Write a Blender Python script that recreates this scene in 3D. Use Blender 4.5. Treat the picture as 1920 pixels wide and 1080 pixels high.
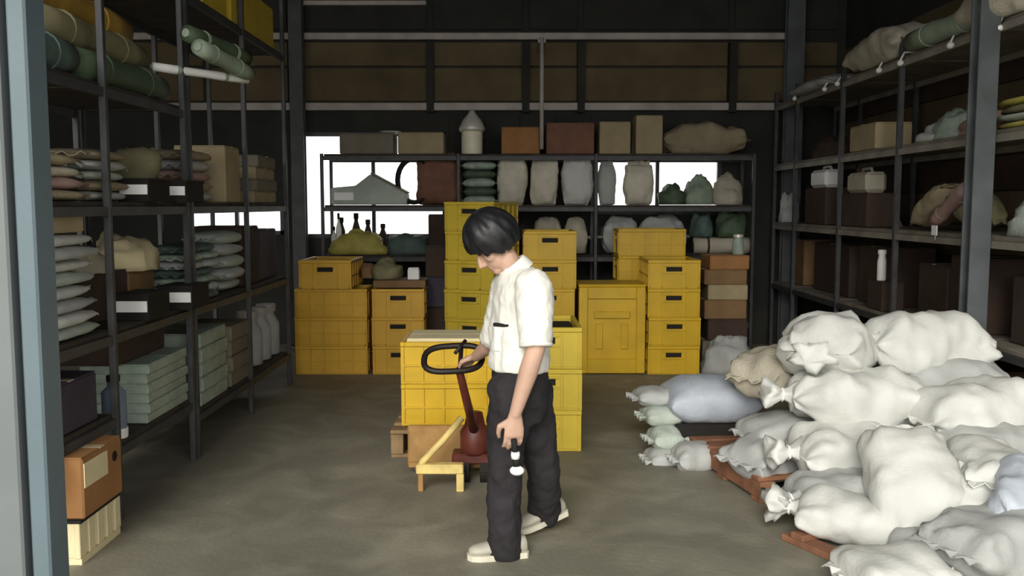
import bpy, bmesh, math, random
from mathutils import Vector, Matrix, noise

# ---------------------------------------------------------------- clear
for o in list(bpy.data.objects): bpy.data.objects.remove(o, do_unlink=True)
SC = bpy.context.scene
COL = SC.collection
R = math.radians

# ---------------------------------------------------------------- camera, sky, exposure
F = 1700.0                      # focal length in pixels of the 1920 px wide frame
CAMZ = 1.6
TH = math.atan(155.0 / F)       # pitch down
cam = bpy.data.cameras.new('camera'); camo = bpy.data.objects.new('camera', cam)
COL.objects.link(camo); SC.camera = camo
camo.location = (0, 0, CAMZ); camo.rotation_euler = (math.pi / 2 - TH, 0, 0)
cam.sensor_width = 36.0; cam.lens = F / 1920 * 36.0; cam.clip_start = 0.05; cam.clip_end = 200
w = bpy.data.worlds.new('overcast_sky'); SC.world = w; w.use_nodes = True
bg = w.node_tree.nodes['Background']
bg.inputs[0].default_value = (1.0, 0.985, 0.95, 1); bg.inputs[1].default_value = 1.0
sun = bpy.data.lights.new('sun', 'SUN'); suno = bpy.data.objects.new('sun', sun); COL.objects.link(suno)
sun.energy = 1.0; sun.angle = R(28); sun.color = (1, 0.96, 0.88)
suno.rotation_euler = (R(63), 0, R(-12)); suno.location = (0, -4, 8)
vs = SC.view_settings
vs.view_transform = 'Standard'; vs.look = 'None'; vs.gamma = 1.0; vs.use_curve_mapping = False
vs.exposure = 1.4

# ---------------------------------------------------------------- pixel <-> world
CT, ST = math.cos(TH), math.sin(TH)
def ray(px, py):
    dx = (px - 960) / F; dy = -(py - 540) / F
    return Vector((dx, CT + dy * ST, -ST + dy * CT))
def at(px, py, Y):
    d = ray(px, py); return Vector((0, 0, CAMZ)) + d * (Y / d.y)
def onX(px, py, X):
    d = ray(px, py); return Vector((0, 0, CAMZ)) + d * (X / d.x)
def onZ(px, py, Z):
    d = ray(px, py); return Vector((0, 0, CAMZ)) + d * ((Z - CAMZ) / d.z)

# ---------------------------------------------------------------- materials
MATS = {}
def mat(name, rgb, rough=0.7, var=0.12, scale=6.0, bump=0.0, bscale=40.0, metal=0.0, spec=0.4, detail=4.0):
    if name in MATS: return MATS[name]
    m = bpy.data.materials.new(name); m.use_nodes = True
    nt = m.node_tree; b = nt.nodes['Principled BSDF']
    b.inputs['Roughness'].default_value = rough; b.inputs['Metallic'].default_value = metal
    b.inputs['Specular IOR Level'].default_value = spec
    tc = nt.nodes.new('ShaderNodeTexCoord')
    n = nt.nodes.new('ShaderNodeTexNoise'); n.inputs['Scale'].default_value = scale; n.inputs['Detail'].default_value = detail
    nt.links.new(tc.outputs['Object'], n.inputs['Vector'])
    r = nt.nodes.new('ShaderNodeValToRGB')
    r.color_ramp.elements[0].position = 0.32; r.color_ramp.elements[1].position = 0.68
    lo = [max(0, c * (1 - var)) for c in rgb]; hi = [min(1, c * (1 + var)) for c in rgb]
    r.color_ramp.elements[0].color = (*lo, 1); r.color_ramp.elements[1].color = (*hi, 1)
    nt.links.new(n.outputs['Fac'], r.inputs['Fac']); nt.links.new(r.outputs['Color'], b.inputs['Base Color'])
    if bump > 0:
        n2 = nt.nodes.new('ShaderNodeTexNoise'); n2.inputs['Scale'].default_value = bscale; n2.inputs['Detail'].default_value = 5
        nt.links.new(tc.outputs['Object'], n2.inputs['Vector'])
        bp = nt.nodes.new('ShaderNodeBump'); bp.inputs['Strength'].default_value = bump; bp.inputs['Distance'].default_value = 0.02
        nt.links.new(n2.outputs['Fac'], bp.inputs['Height']); nt.links.new(bp.outputs['Normal'], b.inputs['Normal'])
    MATS[name] = m
    return m

def floor_mat():
    m = mat('concrete_floor', (0.295, 0.278, 0.215), 0.6, 0.16, 0.9, 0.12, 30, spec=0.3, detail=7)
    nt = m.node_tree; b = nt.nodes['Principled BSDF']
    tc = [x for x in nt.nodes if x.type == 'TEX_COORD'][0]; rp = [x for x in nt.nodes if x.type == 'VALTORGB'][0]
    n = nt.nodes.new('ShaderNodeTexNoise'); n.inputs['Scale'].default_value = 2.3; n.inputs['Detail'].default_value = 8
    n.inputs['Distortion'].default_value = 1.2
    nt.links.new(tc.outputs['Object'], n.inputs['Vector'])
    r2 = nt.nodes.new('ShaderNodeValToRGB'); r2.color_ramp.elements[0].position = 0.42; r2.color_ramp.elements[1].position = 0.7
    nt.links.new(n.outputs['Fac'], r2.inputs['Fac'])
    mx = nt.nodes.new('ShaderNodeMix'); mx.data_type = 'RGBA'; mx.blend_type = 'MULTIPLY'
    mx.inputs[0].default_value = 0.3
    nt.links.new(rp.outputs['Color'], mx.inputs[6]); nt.links.new(r2.outputs['Color'], mx.inputs[7])
    nt.links.new(mx.outputs[2], b.inputs['Base Color'])
    return m

M = dict(
    floor=floor_mat(),
    apron=mat('outdoor_concrete', (0.42, 0.41, 0.38), 0.9, 0.1, 1.2),
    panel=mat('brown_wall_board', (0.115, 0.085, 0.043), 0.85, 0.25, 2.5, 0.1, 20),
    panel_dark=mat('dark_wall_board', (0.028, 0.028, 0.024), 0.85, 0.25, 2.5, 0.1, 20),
    rail=mat('grey_rail', (0.42, 0.38, 0.34), 0.6, 0.2, 4),
    roof=mat('dark_roof_sheet', (0.02, 0.019, 0.017), 0.9, 0.3, 2),
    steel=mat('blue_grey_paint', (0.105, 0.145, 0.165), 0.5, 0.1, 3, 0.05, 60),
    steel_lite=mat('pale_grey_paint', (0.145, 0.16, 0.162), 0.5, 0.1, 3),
    steel_dark=mat('recess_shade_blue', (0.03, 0.05, 0.065), 0.6, 0.15, 3),  # shade of the near column's recess, put into the web colour
    post=mat('dark_rack_steel', (0.05, 0.052, 0.055), 0.5, 0.3, 8),
    post_r=mat('grey_rack_steel', (0.085, 0.095, 0.10), 0.5, 0.25, 5),
    board=mat('dark_shelf_board', (0.045, 0.036, 0.028), 0.8, 0.3, 6),
    board_r=mat('worn_shelf_board', (0.2, 0.175, 0.14), 0.8, 0.25, 5),
    edge=mat('pale_shelf_edge', (0.26, 0.24, 0.20), 0.6, 0.25, 5),
    yellow=mat('yellow_plastic', (0.63, 0.40, 0.018), 0.42, 0.10, 5, 0.04, 30),
    yellow2=mat('orange_yellow_plastic', (0.65, 0.375, 0.03), 0.42, 0.10, 5, 0.04, 30),
    yellow3=mat('lemon_plastic', (0.58, 0.43, 0.04), 0.42, 0.10, 5, 0.04, 30),
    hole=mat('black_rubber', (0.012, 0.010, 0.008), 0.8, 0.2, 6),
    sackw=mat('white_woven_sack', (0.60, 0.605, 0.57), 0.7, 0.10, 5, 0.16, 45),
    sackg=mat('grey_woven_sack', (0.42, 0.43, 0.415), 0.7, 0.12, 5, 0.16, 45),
    sackb=mat('beige_woven_sack', (0.46, 0.42, 0.33), 0.78, 0.14, 4, 0.35, 60),
    sackt=mat('tan_sack', (0.30, 0.25, 0.16), 0.8, 0.16, 4, 0.35, 60),
    sackgr=mat('pale_green_sack', (0.42, 0.47, 0.41), 0.75, 0.14, 4, 0.3, 60),
    sackp=mat('pale_beige_sack', (0.66, 0.62, 0.50), 0.75, 0.14, 5, 0.25, 40),
    tie=mat('white_cord', (0.85, 0.83, 0.78), 0.7, 0.05, 9),
    bluewrap=mat('blue_grey_wrap', (0.44, 0.48, 0.54), 0.45, 0.10, 5, 0.25, 25),
    card=mat('brown_carton', (0.22, 0.13, 0.06), 0.85, 0.14, 5, 0.06, 40),
    cardt=mat('tan_carton', (0.36, 0.29, 0.17), 0.85, 0.12, 5, 0.06, 40),
    cardo=mat('orange_carton', (0.34, 0.165, 0.06), 0.85, 0.14, 5, 0.06, 40),
    cardd=mat('dark_carton', (0.055, 0.034, 0.024), 0.85, 0.2, 5, 0.06, 40),
    cardg=mat('grey_brown_carton', (0.2, 0.175, 0.13), 0.85, 0.12, 5),
    redb=mat('red_brown_cloth', (0.2, 0.095, 0.06), 0.85, 0.18, 5, 0.2, 30),
    purple=mat('dark_purple_carton', (0.05, 0.04, 0.06), 0.7, 0.2, 5),
    tape=mat('parcel_tape', (0.5, 0.42, 0.28), 0.35, 0.05, 9),
    cream=mat('cream_paper', (0.78, 0.68, 0.42), 0.8, 0.06, 8),
    white=mat('white_paper', (0.9, 0.9, 0.88), 0.7, 0.03, 8),
    whitep=mat('white_plastic', (0.86, 0.86, 0.83), 0.4, 0.03, 8),
    green=mat('green_tarpaulin', (0.07, 0.105, 0.06), 0.6, 0.25, 6, 0.3, 18),
    greenp=mat('pale_green_tarpaulin', (0.30, 0.37, 0.28), 0.6, 0.2, 6, 0.3, 18),
    greeng=mat('grey_green_pack', (0.33, 0.40, 0.33), 0.55, 0.2, 14, 0.2, 30),
    teal=mat('teal_cloth', (0.09, 0.135, 0.12), 0.7, 0.3, 7, 0.3, 20),
    olive=mat('olive_cloth', (0.22, 0.2, 0.11), 0.8, 0.2, 5, 0.3, 20),
    mustard=mat('mustard_tarpaulin', (0.40, 0.24, 0.04), 0.65, 0.22, 5, 0.3, 18),
    yelbag=mat('yellow_green_bag', (0.48, 0.42, 0.10), 0.6, 0.2, 9, 0.2, 25),
    pink=mat('dusty_pink_cloth', (0.36, 0.24, 0.21), 0.8, 0.2, 5, 0.3, 20),
    tin=mat('tin_metal', (0.72, 0.69, 0.62), 0.4, 0.1, 8, metal=0.3),
    tinc=mat('cream_tin', (0.86, 0.80, 0.60), 0.4, 0.08, 8),
    bluec=mat('blue_grey_can', (0.16, 0.2, 0.28), 0.4, 0.15, 8),
    wood=mat('pallet_wood', (0.26, 0.17, 0.085), 0.85, 0.25, 9, 0.15, 30),
    woodr=mat('reddish_pallet_wood', (0.24, 0.11, 0.06), 0.85, 0.25, 9, 0.15, 30),
    jackred=mat('dark_red_paint', (0.10, 0.022, 0.014), 0.45, 0.3, 8),
    jackblk=mat('black_grip', (0.018, 0.012, 0.010), 0.5, 0.2, 8),
    jackyel=mat('worn_yellow_paint', (0.72, 0.55, 0.20), 0.5, 0.2, 12),
    jackorg=mat('worn_orange_paint', (0.36, 0.20, 0.065), 0.55, 0.2, 12),
    skin=mat('skin', (0.52, 0.33, 0.24), 0.55, 0.08, 12, 0.05, 60),
    hair=mat('black_hair', (0.011, 0.011, 0.013), 0.45, 0.3, 30, 0.12, 22),
    shirt=mat('white_shirt', (0.82, 0.81, 0.74), 0.8, 0.03, 6, 0.12, 14),
    trous=mat('charcoal_trousers', (0.021, 0.018, 0.021), 0.85, 0.2, 5, 0.25, 14),
    shoe=mat('pale_grey_shoe', (0.42, 0.40, 0.33), 0.6, 0.15, 12),
    sole=mat('cream_sole', (0.6, 0.57, 0.46), 0.7, 0.1, 12),
    leaf=mat('dark_leaf', (0.035, 0.06, 0.03), 0.6, 0.3, 12),
    eye=mat('eye_dark', (0.03, 0.02, 0.015), 0.3, 0.1, 12),
    lip=mat('lip', (0.35, 0.15, 0.12), 0.5, 0.1, 12),
)
def glass_mat():
    m = bpy.data.materials.new('window_glass'); m.use_nodes = True; nt = m.node_tree
    nt.nodes.remove(nt.nodes['Principled BSDF']); out = nt.nodes['Material Output']
    t = nt.nodes.new('ShaderNodeBsdfTransparent'); t.inputs[0].default_value = (0.94, 0.95, 0.95, 1)
    g = nt.nodes.new('ShaderNodeBsdfGlossy'); g.inputs['Roughness'].default_value = 0.05
    mx = nt.nodes.new('ShaderNodeMixShader'); mx.inputs[0].default_value = 0.05
    nt.links.new(t.outputs[0], mx.inputs[1]); nt.links.new(g.outputs[0], mx.inputs[2]); nt.links.new(mx.outputs[0], out.inputs[0])
    return m
M['glass'] = glass_mat()

# ---------------------------------------------------------------- mesh building
class MB:
    def __init__(s): s.v = []; s.f = []
    def add(s, vs, fs):
        k = len(s.v); s.v += [tuple(p) for p in vs]; s.f += [tuple(i + k for i in f) for f in fs]; return s
    def box(s, c, d, rot=None):
        hx, hy, hz = d[0] / 2, d[1] / 2, d[2] / 2
        vs = [Vector((x * hx, y * hy, z * hz)) for z in (-1, 1) for y in (-1, 1) for x in (-1, 1)]
        if rot is not None: vs = [rot @ p for p in vs]
        c = Vector(c)
        return s.add([p + c for p in vs], [(0, 2, 3, 1), (4, 5, 7, 6), (0, 1, 5, 4), (2, 6, 7, 3), (0, 4, 6, 2), (1, 3, 7, 5)])
    def bx(s, x0, x1, y0, y1, z0, z1):
        return s.box(((x0 + x1) / 2, (y0 + y1) / 2, (z0 + z1) / 2), (x1 - x0, y1 - y0, z1 - z0))
    def rings(s, rs, cap=True):
        n = len(rs[0]); vs = [p for r in rs for p in r]; fs = []
        for i in range(len(rs) - 1):
            for j in range(n):
                a = i * n + j; b = i * n + (j + 1) % n
                fs.append((a, b, b + n, a + n))
        if cap:
            fs.append(tuple(reversed(range(n)))); fs.append(tuple((len(rs) - 1) * n + j for j in range(n)))
        return s.add(vs, fs)
    def tube(s, pts, rad, n=10, cap=True):
        pts = [Vector(p) for p in pts]; k = len(pts)
        if not isinstance(rad, (list, tuple)): rad = [rad] * k
        rs = []; u = None
        for i in range(k):
            t = (pts[min(i + 1, k - 1)] - pts[max(i - 1, 0)]).normalized()
            if u is None:
                ref = Vector((0, 0, 1)) if abs(t.z) < 0.9 else Vector((1, 0, 0)); u = t.cross(ref).normalized()
            else:
                u = (u - t * u.dot(t)).normalized()
            v = t.cross(u)
            rs.append([pts[i] + (u * math.cos(a) + v * math.sin(a)) * rad[i] for a in [2 * math.pi * j / n for j in range(n)]])
        return s.rings(rs, cap)
    def lathe(s, prof, n=18, c=(0, 0, 0)):
        c = Vector(c)
        rs = [[c + Vector((r * math.cos(a), r * math.sin(a), z)) for a in [2 * math.pi * j / n for j in range(n)]] for r, z in prof]
        return s.rings(rs)
    def ell(s, c, ax, nu=14, nv=10):
        c = Vector(c); A, B, C = [Vector(a) for a in ax]; rs = []
        for i in range(nv + 1):
            ph = -math.pi / 2 + math.pi * (i + 0.02) / (nv + 0.04)
            rs.append([c + (A * math.cos(a) + B * math.sin(a)) * math.cos(ph) + C * math.sin(ph) for a in [2 * math.pi * j / nu for j in range(nu)]])
        return s.rings(rs)
    def mesh(s, name, m=None, bevel=0.0, smooth=False):
        me = bpy.data.meshes.new(name); me.from_pydata(s.v, [], s.f); me.update()
        bm = bmesh.new(); bm.from_mesh(me)
        bmesh.ops.recalc_face_normals(bm, faces=bm.faces)
        if bevel > 0:
            bmesh.ops.bevel(bm, geom=list(bm.edges), offset=bevel, segments=1, affect='EDGES')
        bm.to_mesh(me); bm.free()
        if smooth:
            for p in me.polygons: p.use_smooth = True
        if m: me.materials.append(m)
        return me
    def build(s, name, m, parent=None, bevel=0.0, smooth=False):
        return link(name, s.mesh(name, m, bevel, smooth), parent)

LABELS = {}
def link(name, data, parent=None):
    o = bpy.data.objects.new(name, data); COL.objects.link(o)
    if parent is not None: o.parent = parent
    return o
def tag(o, label, cat, group=None):
    o['label'] = label; o['category'] = cat
    if group: o['group'] = group
    if label in LABELS: print('DUPLICATE LABEL', label)
    LABELS[label] = 1
    if len(label.split()) > 16: print('LONG', len(label.split()), label)
    return o
def thing(name, label, cat, loc=(0, 0, 0), rz=0.0, group=None):
    o = link(name, None); o.empty_display_size = 0.05
    o.location = loc; o.rotation_euler = (0, 0, rz)
    return tag(o, label, cat, group)
def struct(o, label=None):
    o['kind'] = 'structure'
    if label: o['label'] = label
    return o
ORD = ['lowest', 'second', 'third', 'fourth', 'fifth', 'sixth', 'seventh', 'eighth', 'ninth', 'tenth']
def nth(i, n):
    if n == 1: return 'single'
    if i == 0: return 'lowest'
    if i == n - 1: return 'topmost'
    return ORD[i] + ' from bottom'

# ================================================================ STRUCTURE
YB = 10.4            # inner face of the back wall
XL, XR = -5.6, 3.75  # side walls
ZC = 4.7
YFR = -.4             # front edge of roof and side walls, extended unseen to cut front light
struct(MB().bx(XL - .3, XR + .3, YFR, YB + .3, -.12, 0).build('floor', M['floor']), 'worn grey concrete warehouse floor')
struct(MB().bx(-30, 30, -30, YFR, -.12, -.005).build('floor', M['apron']), 'concrete apron outside the open front')
struct(MB().bx(-30, 30, YB + .3, 40, -.12, -.005).build('floor', M['apron']), 'concrete yard behind the back windows')
ceil = struct(MB().bx(XL - .3, XR + .3, YFR, YB + .3, ZC, ZC + .1).build('ceiling', M['roof']), 'dark sheet roof of the warehouse')
for yb in (.5, 2.4, 4.3, 6.2, 8.1, 10.0):
    MB().bx(XL, XR, yb - .05, yb + .05, ZC - .2, ZC).build('roof_beam', M['panel_dark'], ceil)
struct(MB().bx(XL - .15, XL, YFR, YB + .15, 0, ZC).build('wall_left', M['panel_dark']), 'dark left side wall')
wr = struct(MB().bx(XR, XR + .15, YFR, YB + .15, 0, ZC).build('wall_right', M['panel_dark']), 'dark right side wall')
# plank cladding on the right wall behind the rack
for i in range(12):
    z0 = .1 + i * .27
    MB().bx(XR - .02, XR, 3.6, YB, z0, z0 + .255).build('plank', M['panel'] if i % 3 else M['cardd'], wr)

# back wall with window openings
def wx(px): return at(px, 540, YB).x
def wz(py): return at(960, py, YB).z
W1 = (wx(567), wx(838), wz(446), wz(248))       # big window behind the rack
W3 = (wx(1112), wx(1348), wz(402), wz(281))       # window at the right part of the back rack
W2 = (wx(358), wx(536), wz(440), wz(381))         # low strip window behind the left rack
mb = MB()
y0, y1 = YB, YB + .15
mb.bx(XL, W2[0], y0, y1, 0, ZC); mb.bx(W2[0], W2[1], y0, y1, 0, W2[2]); mb.bx(W2[0], W2[1], y0, y1, W2[3], ZC)
mb.bx(W2[1], W1[0], y0, y1, 0, ZC); mb.bx(W1[0], W1[1], y0, y1, 0, W1[2]); mb.bx(W1[0], W1[1], y0, y1, W1[3], ZC)
mb.bx(W1[1], W3[0], y0, y1, 0, ZC); mb.bx(W3[0], W3[1], y0, y1, 0, W3[2]); mb.bx(W3[0], W3[1], y0, y1, W3[3], ZC)
mb.bx(W3[1], XR, y0, y1, 0, ZC)
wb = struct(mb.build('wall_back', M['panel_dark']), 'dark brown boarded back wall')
cols = [60, 230, 400, 555, 575, 810, 985, 1085, 1360, 1478, 1560]
for i in range(len(cols) - 1):
    a, b = wx(cols[i]) + .035, wx(cols[i + 1]) - .035
    if b - a < .2: continue
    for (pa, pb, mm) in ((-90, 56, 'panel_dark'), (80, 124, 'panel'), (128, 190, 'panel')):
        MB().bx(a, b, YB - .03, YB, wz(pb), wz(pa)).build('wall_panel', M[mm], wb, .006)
for (py, hh, px0, px1) in ((70, .075, 60, 1470), (201, .085, 60, 1478), (8, .05, 560, 805)):
    z = wz(py)
    MB().bx(wx(px0), wx(px1), YB - .09, YB - .03, z - hh / 2, z + hh / 2).build('wall_rail', M['rail'], wb, .008)
for k in range(4):
    a = W1[1] + .03 + k * (W3[0] - W1[1] - .06) / 4
    MB().bx(a + .01, a + (W3[0] - W1[1] - .06) / 4 - .01, YB - .025, YB, wz(470), wz(216)).build('wall_panel', M['panel_dark'], wb, .005)
for px in (811, 985, 1086, 1362):
    MB().bx(wx(px) - .04, wx(px) + .04, YB - .12, YB - .03, wz(212), wz(82)).build('stud', M['panel_dark'], wb)
for k, W in enumerate((W1, W2, W3)):
    fr = MB(); t = .045
    fr.bx(W[0], W[1], y0 - .01, y0 + .05, W[3] - t, W[3]); fr.bx(W[0], W[1], y0 - .01, y0 + .05, W[2], W[2] + t)
    fr.bx(W[0], W[0] + t, y0 - .01, y0 + .05, W[2], W[3]); fr.bx(W[1] - t, W[1], y0 - .01, y0 + .05, W[2], W[3])
    fo = struct(fr.build('window_%d' % (k + 1), M['post']), ('bright window behind the left part of the back rack', 'low strip window behind the left rack', 'bright window behind the right part of the back rack')[k])
    n = 2
    for i in range(n):
        xa = W[0] + (W[1] - W[0]) * i / n; xb = W[0] + (W[1] - W[0]) * (i + 1) / n
        MB().bx(xa, xb, y0 + .055, y0 + .06, W[2], W[3]).build('pane', M['glass'], fo)
        if i: MB().bx(xa - .02, xa + .02, y0, y0 + .05, W[2] + t, W[3] - t).build('mullion', M['post'], fo)

# thin pipe on the back wall
c = at(1016, 180, 9.65)
pp = thing('wall_pipe', 'thin pale vertical pipe hanging in front of the brown wall boards', 'pipe', (c.x, 9.68, 0))
MB().tube([(0, 0, at(1016, 285, 9.68).z + .03), (0, 0, at(1016, 70, 9.68).z)], .022, 10).build('pipe_run', M['rail'], pp, smooth=True)
MB().bx(-.04, .04, 0, .64, at(1016, 74, 9.68).z - .03, at(1016, 74, 9.68).z).build('pipe_bracket', M['rail'], pp)

# ================================================================ STEEL COLUMNS
def h_column(name, label, x, y, wd, dp, z1, mats):
    t = thing(name, label, 'column', (x, y, 0))
    MB().bx(-wd / 2, wd / 2, -dp / 2, -dp / 2 + .018, 0, z1).build('flange', mats[0], t, .003)
    MB().bx(-wd / 2, wd / 2, dp / 2 - .018, dp / 2, 0, z1).build('flange', mats[0], t, .003)
    MB().bx(-.008, .008, -dp / 2 + .018, dp / 2 - .018, 0, z1).build('web', mats[1], t)
    MB().bx(-wd / 2 - .05, wd / 2 + .05, -dp / 2 - .05, dp / 2 + .05, 0, .02).build('base_plate', mats[0], t)
    return t
# the near column: two painted bars with a dark recess between them
c = at(40, 540, 2.45)
t = thing('steel_column', 'pale blue-grey steel column standing close at the left edge', 'column', (c.x, 2.45, 0))
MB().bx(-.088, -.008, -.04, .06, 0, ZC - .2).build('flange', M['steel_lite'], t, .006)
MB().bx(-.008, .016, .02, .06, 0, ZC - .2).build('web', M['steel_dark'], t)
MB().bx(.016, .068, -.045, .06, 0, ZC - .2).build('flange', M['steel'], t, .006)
MB().bx(-.078, -.03, -.052, -.04, at(10, 58, 2.4).z, at(10, 58, 2.4).z + .4).build('bracket_plate', M['steel_lite'], t, .003)
MB().bx(-.16, .14, -.12, .14, 0, .02).build('base_plate', M['steel'], t)
c = at(1832, 400, 5.6)
h_column('steel_column', 'grey-blue steel column at the right in front of the right rack', c.x, 5.6, .125, .12, ZC - .2, (M['post_r'], M['post']))
c = at(1487, 200, 10.2)
h_column('steel_column', 'dark steel column against the back wall right of the wall boards', c.x, 10.2, .19, .12, ZC - .2, (M['post_r'], M['post']))
c = at(558, 200, 10.2)
h_column('steel_column', 'dark steel column against the back wall left of the big window', c.x, 10.2, .15, .12, ZC - .2, (M['post'], M['post']))

# ================================================================ RACKS
def rack(name, label, xs, ys, levels, ztop, axis, mp, mbd, pw=.04, thick=.03, only=(), beam_m=None):
    # posts at the grid xs x ys, deck board per bay and level; axis = 'Y' if the bays run along Y
    t = thing(name, label, 'rack', ((xs[0] + xs[-1]) / 2, (ys[0] + ys[-1]) / 2, 0))
    ox, oy = t.location.x, t.location.y
    for x in xs:
        for y in ys:
            MB().bx(x - pw / 2 - ox, x + pw / 2 - ox, y - pw / 2 - oy, y + pw / 2 - oy, 0, ztop).build('post', mp, t, .003)
    run = ys if axis == 'Y' else xs; dep = xs if axis == 'Y' else ys
    for z, i in [(z, i) for z in levels for i in range(len(run) - 1)] + list(only):
        if True:
            z = z - .003 if z not in (0,) else z
            a, b = run[i], run[i + 1]
            if axis == 'Y':
                MB().bx(dep[0] - ox + .01, dep[-1] - ox - .01, a - oy + .022, b - oy - .022, z - thick, z).build('shelf_board', mbd, t, .003)
                for x in dep:
                    MB().bx(x - .012 - ox, x + .012 - ox, a - oy + .02, b - oy - .02, z - thick - .045, z - thick).build('shelf_beam', (beam_m if beam_m and z > 1 else mp), t)
            else:
                MB().bx(a - ox + .022, b - ox - .022, dep[0] - oy + .01, dep[-1] - oy - .01, z - thick, z).build('shelf_board', mbd, t, .003)
                for y in dep:
                    MB().bx(a - ox + .02, b - ox - .02, y - .012 - oy, y + .012 - oy, z - thick - .045, z - thick).build('shelf_beam', (beam_m if beam_m and z > 1 else mp), t)
    return t
LX = -2.0
rack('steel_rack', 'near steel rack on the left, stacked with pale sacks and bins', [LX - .65, LX], [3.3, 4.5, 5.58], [.98, 1.62, 2.2], 3.2, 'Y', M['post'], M['board'], .034, .024, ((.56, 0), (.4, 1)))
rack('steel_rack', 'farther steel rack on the left with yellow boxes on its top shelf', [LX - .65, LX], [5.66, 6.85, 8.05], [.3, .98, 1.62, 2.92], 3.4, 'Y', M['post'], M['board'], .034, .024)
RX = 2.95
rack('steel_rack', 'long steel rack along the right wall behind the white sack pile', [RX, RX + .65], [4.45, 5.75, 6.98, 8.2, 9.5, 10.25], [.75, 1.415, 2.06, 2.72], 2.85, 'Y', M['post'], M['board_r'], .04, .03, (), M['edge'])
BY = 9.75
bxs = [at(605, 400, BY).x, at(860, 400, BY).x, at(1117, 400, BY).x, at(1412, 400, BY).x]
BZ = [at(960, 478, BY).z, at(960, 384, BY).z, at(960, 288, BY).z]
rack('steel_rack', 'black steel rack in front of the bright back window', bxs, [BY, BY + .5], [.35] + BZ, BZ[2], 'X', M['post'], M['board'], .035, .022)

# ================================================================ GENERIC ITEMS
def carton(name, label, cat, x, y, z, sx, sy, sz, m, rz=0, tape=True, group=None, card=None):
    t = thing(name, label, cat, (x, y, z), rz, group)
    MB().bx(-sx / 2, sx / 2, -sy / 2, sy / 2, 0, sz - .006).build('carton_body', m, t, min(.008, sz * .08))
    g = .004
    MB().bx(-sx / 2 + .004, sx / 2 - .004, -sy / 2 + .004, -g, sz - .006, sz).build('flap', m, t)
    MB().bx(-sx / 2 + .004, sx / 2 - .004, g, sy / 2 - .004, sz - .006, sz).build('flap', m, t)
    if tape: MB().bx(-sx / 2 - .001, sx / 2 + .001, -.025, .025, sz - .004, sz + .001).build('tape', M['tape'], t)
    return t
def noised(p, s, amp): return amp * (noise.noise(Vector(p) * s))
def sack_mesh(L, W, T, seed, mb_=None, nu=22, nv=20, wr=1.0, flat=.78, taper=.25):
    rnd = random.Random(seed); off = Vector((rnd.uniform(0, 50), rnd.uniform(0, 50), rnd.uniform(0, 50)))
    rs = []
    for i in range(nu + 1):
        u = -1 + 2 * i / nu
        u = math.copysign(1 - (1 - abs(u)) ** 1.25, u)
        e = max(0.0, 1 - abs(u) ** 2.8)
        a = W / 2 * ((1 - taper) + taper * math.sqrt(max(0, 1 - u * u))); bt = T / 2 * (.06 + .94 * e ** .5)
        ring = []
        for j in range(nv):
            an = 2 * math.pi * j / nv; ca, sa = math.cos(an), math.sin(an)
            y = a * math.copysign(abs(ca) ** .85, ca); z = bt * math.copysign(abs(sa) ** .8, sa)
            p = Vector((u * L / 2, y, z)); q = Vector((p.x * 5, p.y * 5, p.z * 5)) + off
            d = .13 * T * noise.noise(q) * wr + .055 * T * noise.noise(q * 2.7) * wr
            # gathers running into the seams
            d += .05 * T * wr * abs(u) ** 2 * math.sin(an * 7 + off.x + 3 * noise.noise(q))
            r = math.hypot(y / max(a, 1e-4), z / max(bt, 1e-4)) or 1
            p.y += d * ca; p.z += d * sa * (1 if bt > .02 else .3)
            p.z = max(p.z, -T / 2 * flat)
            ring.append(p)
        rs.append(ring)
    return MB().rings(rs)
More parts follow.
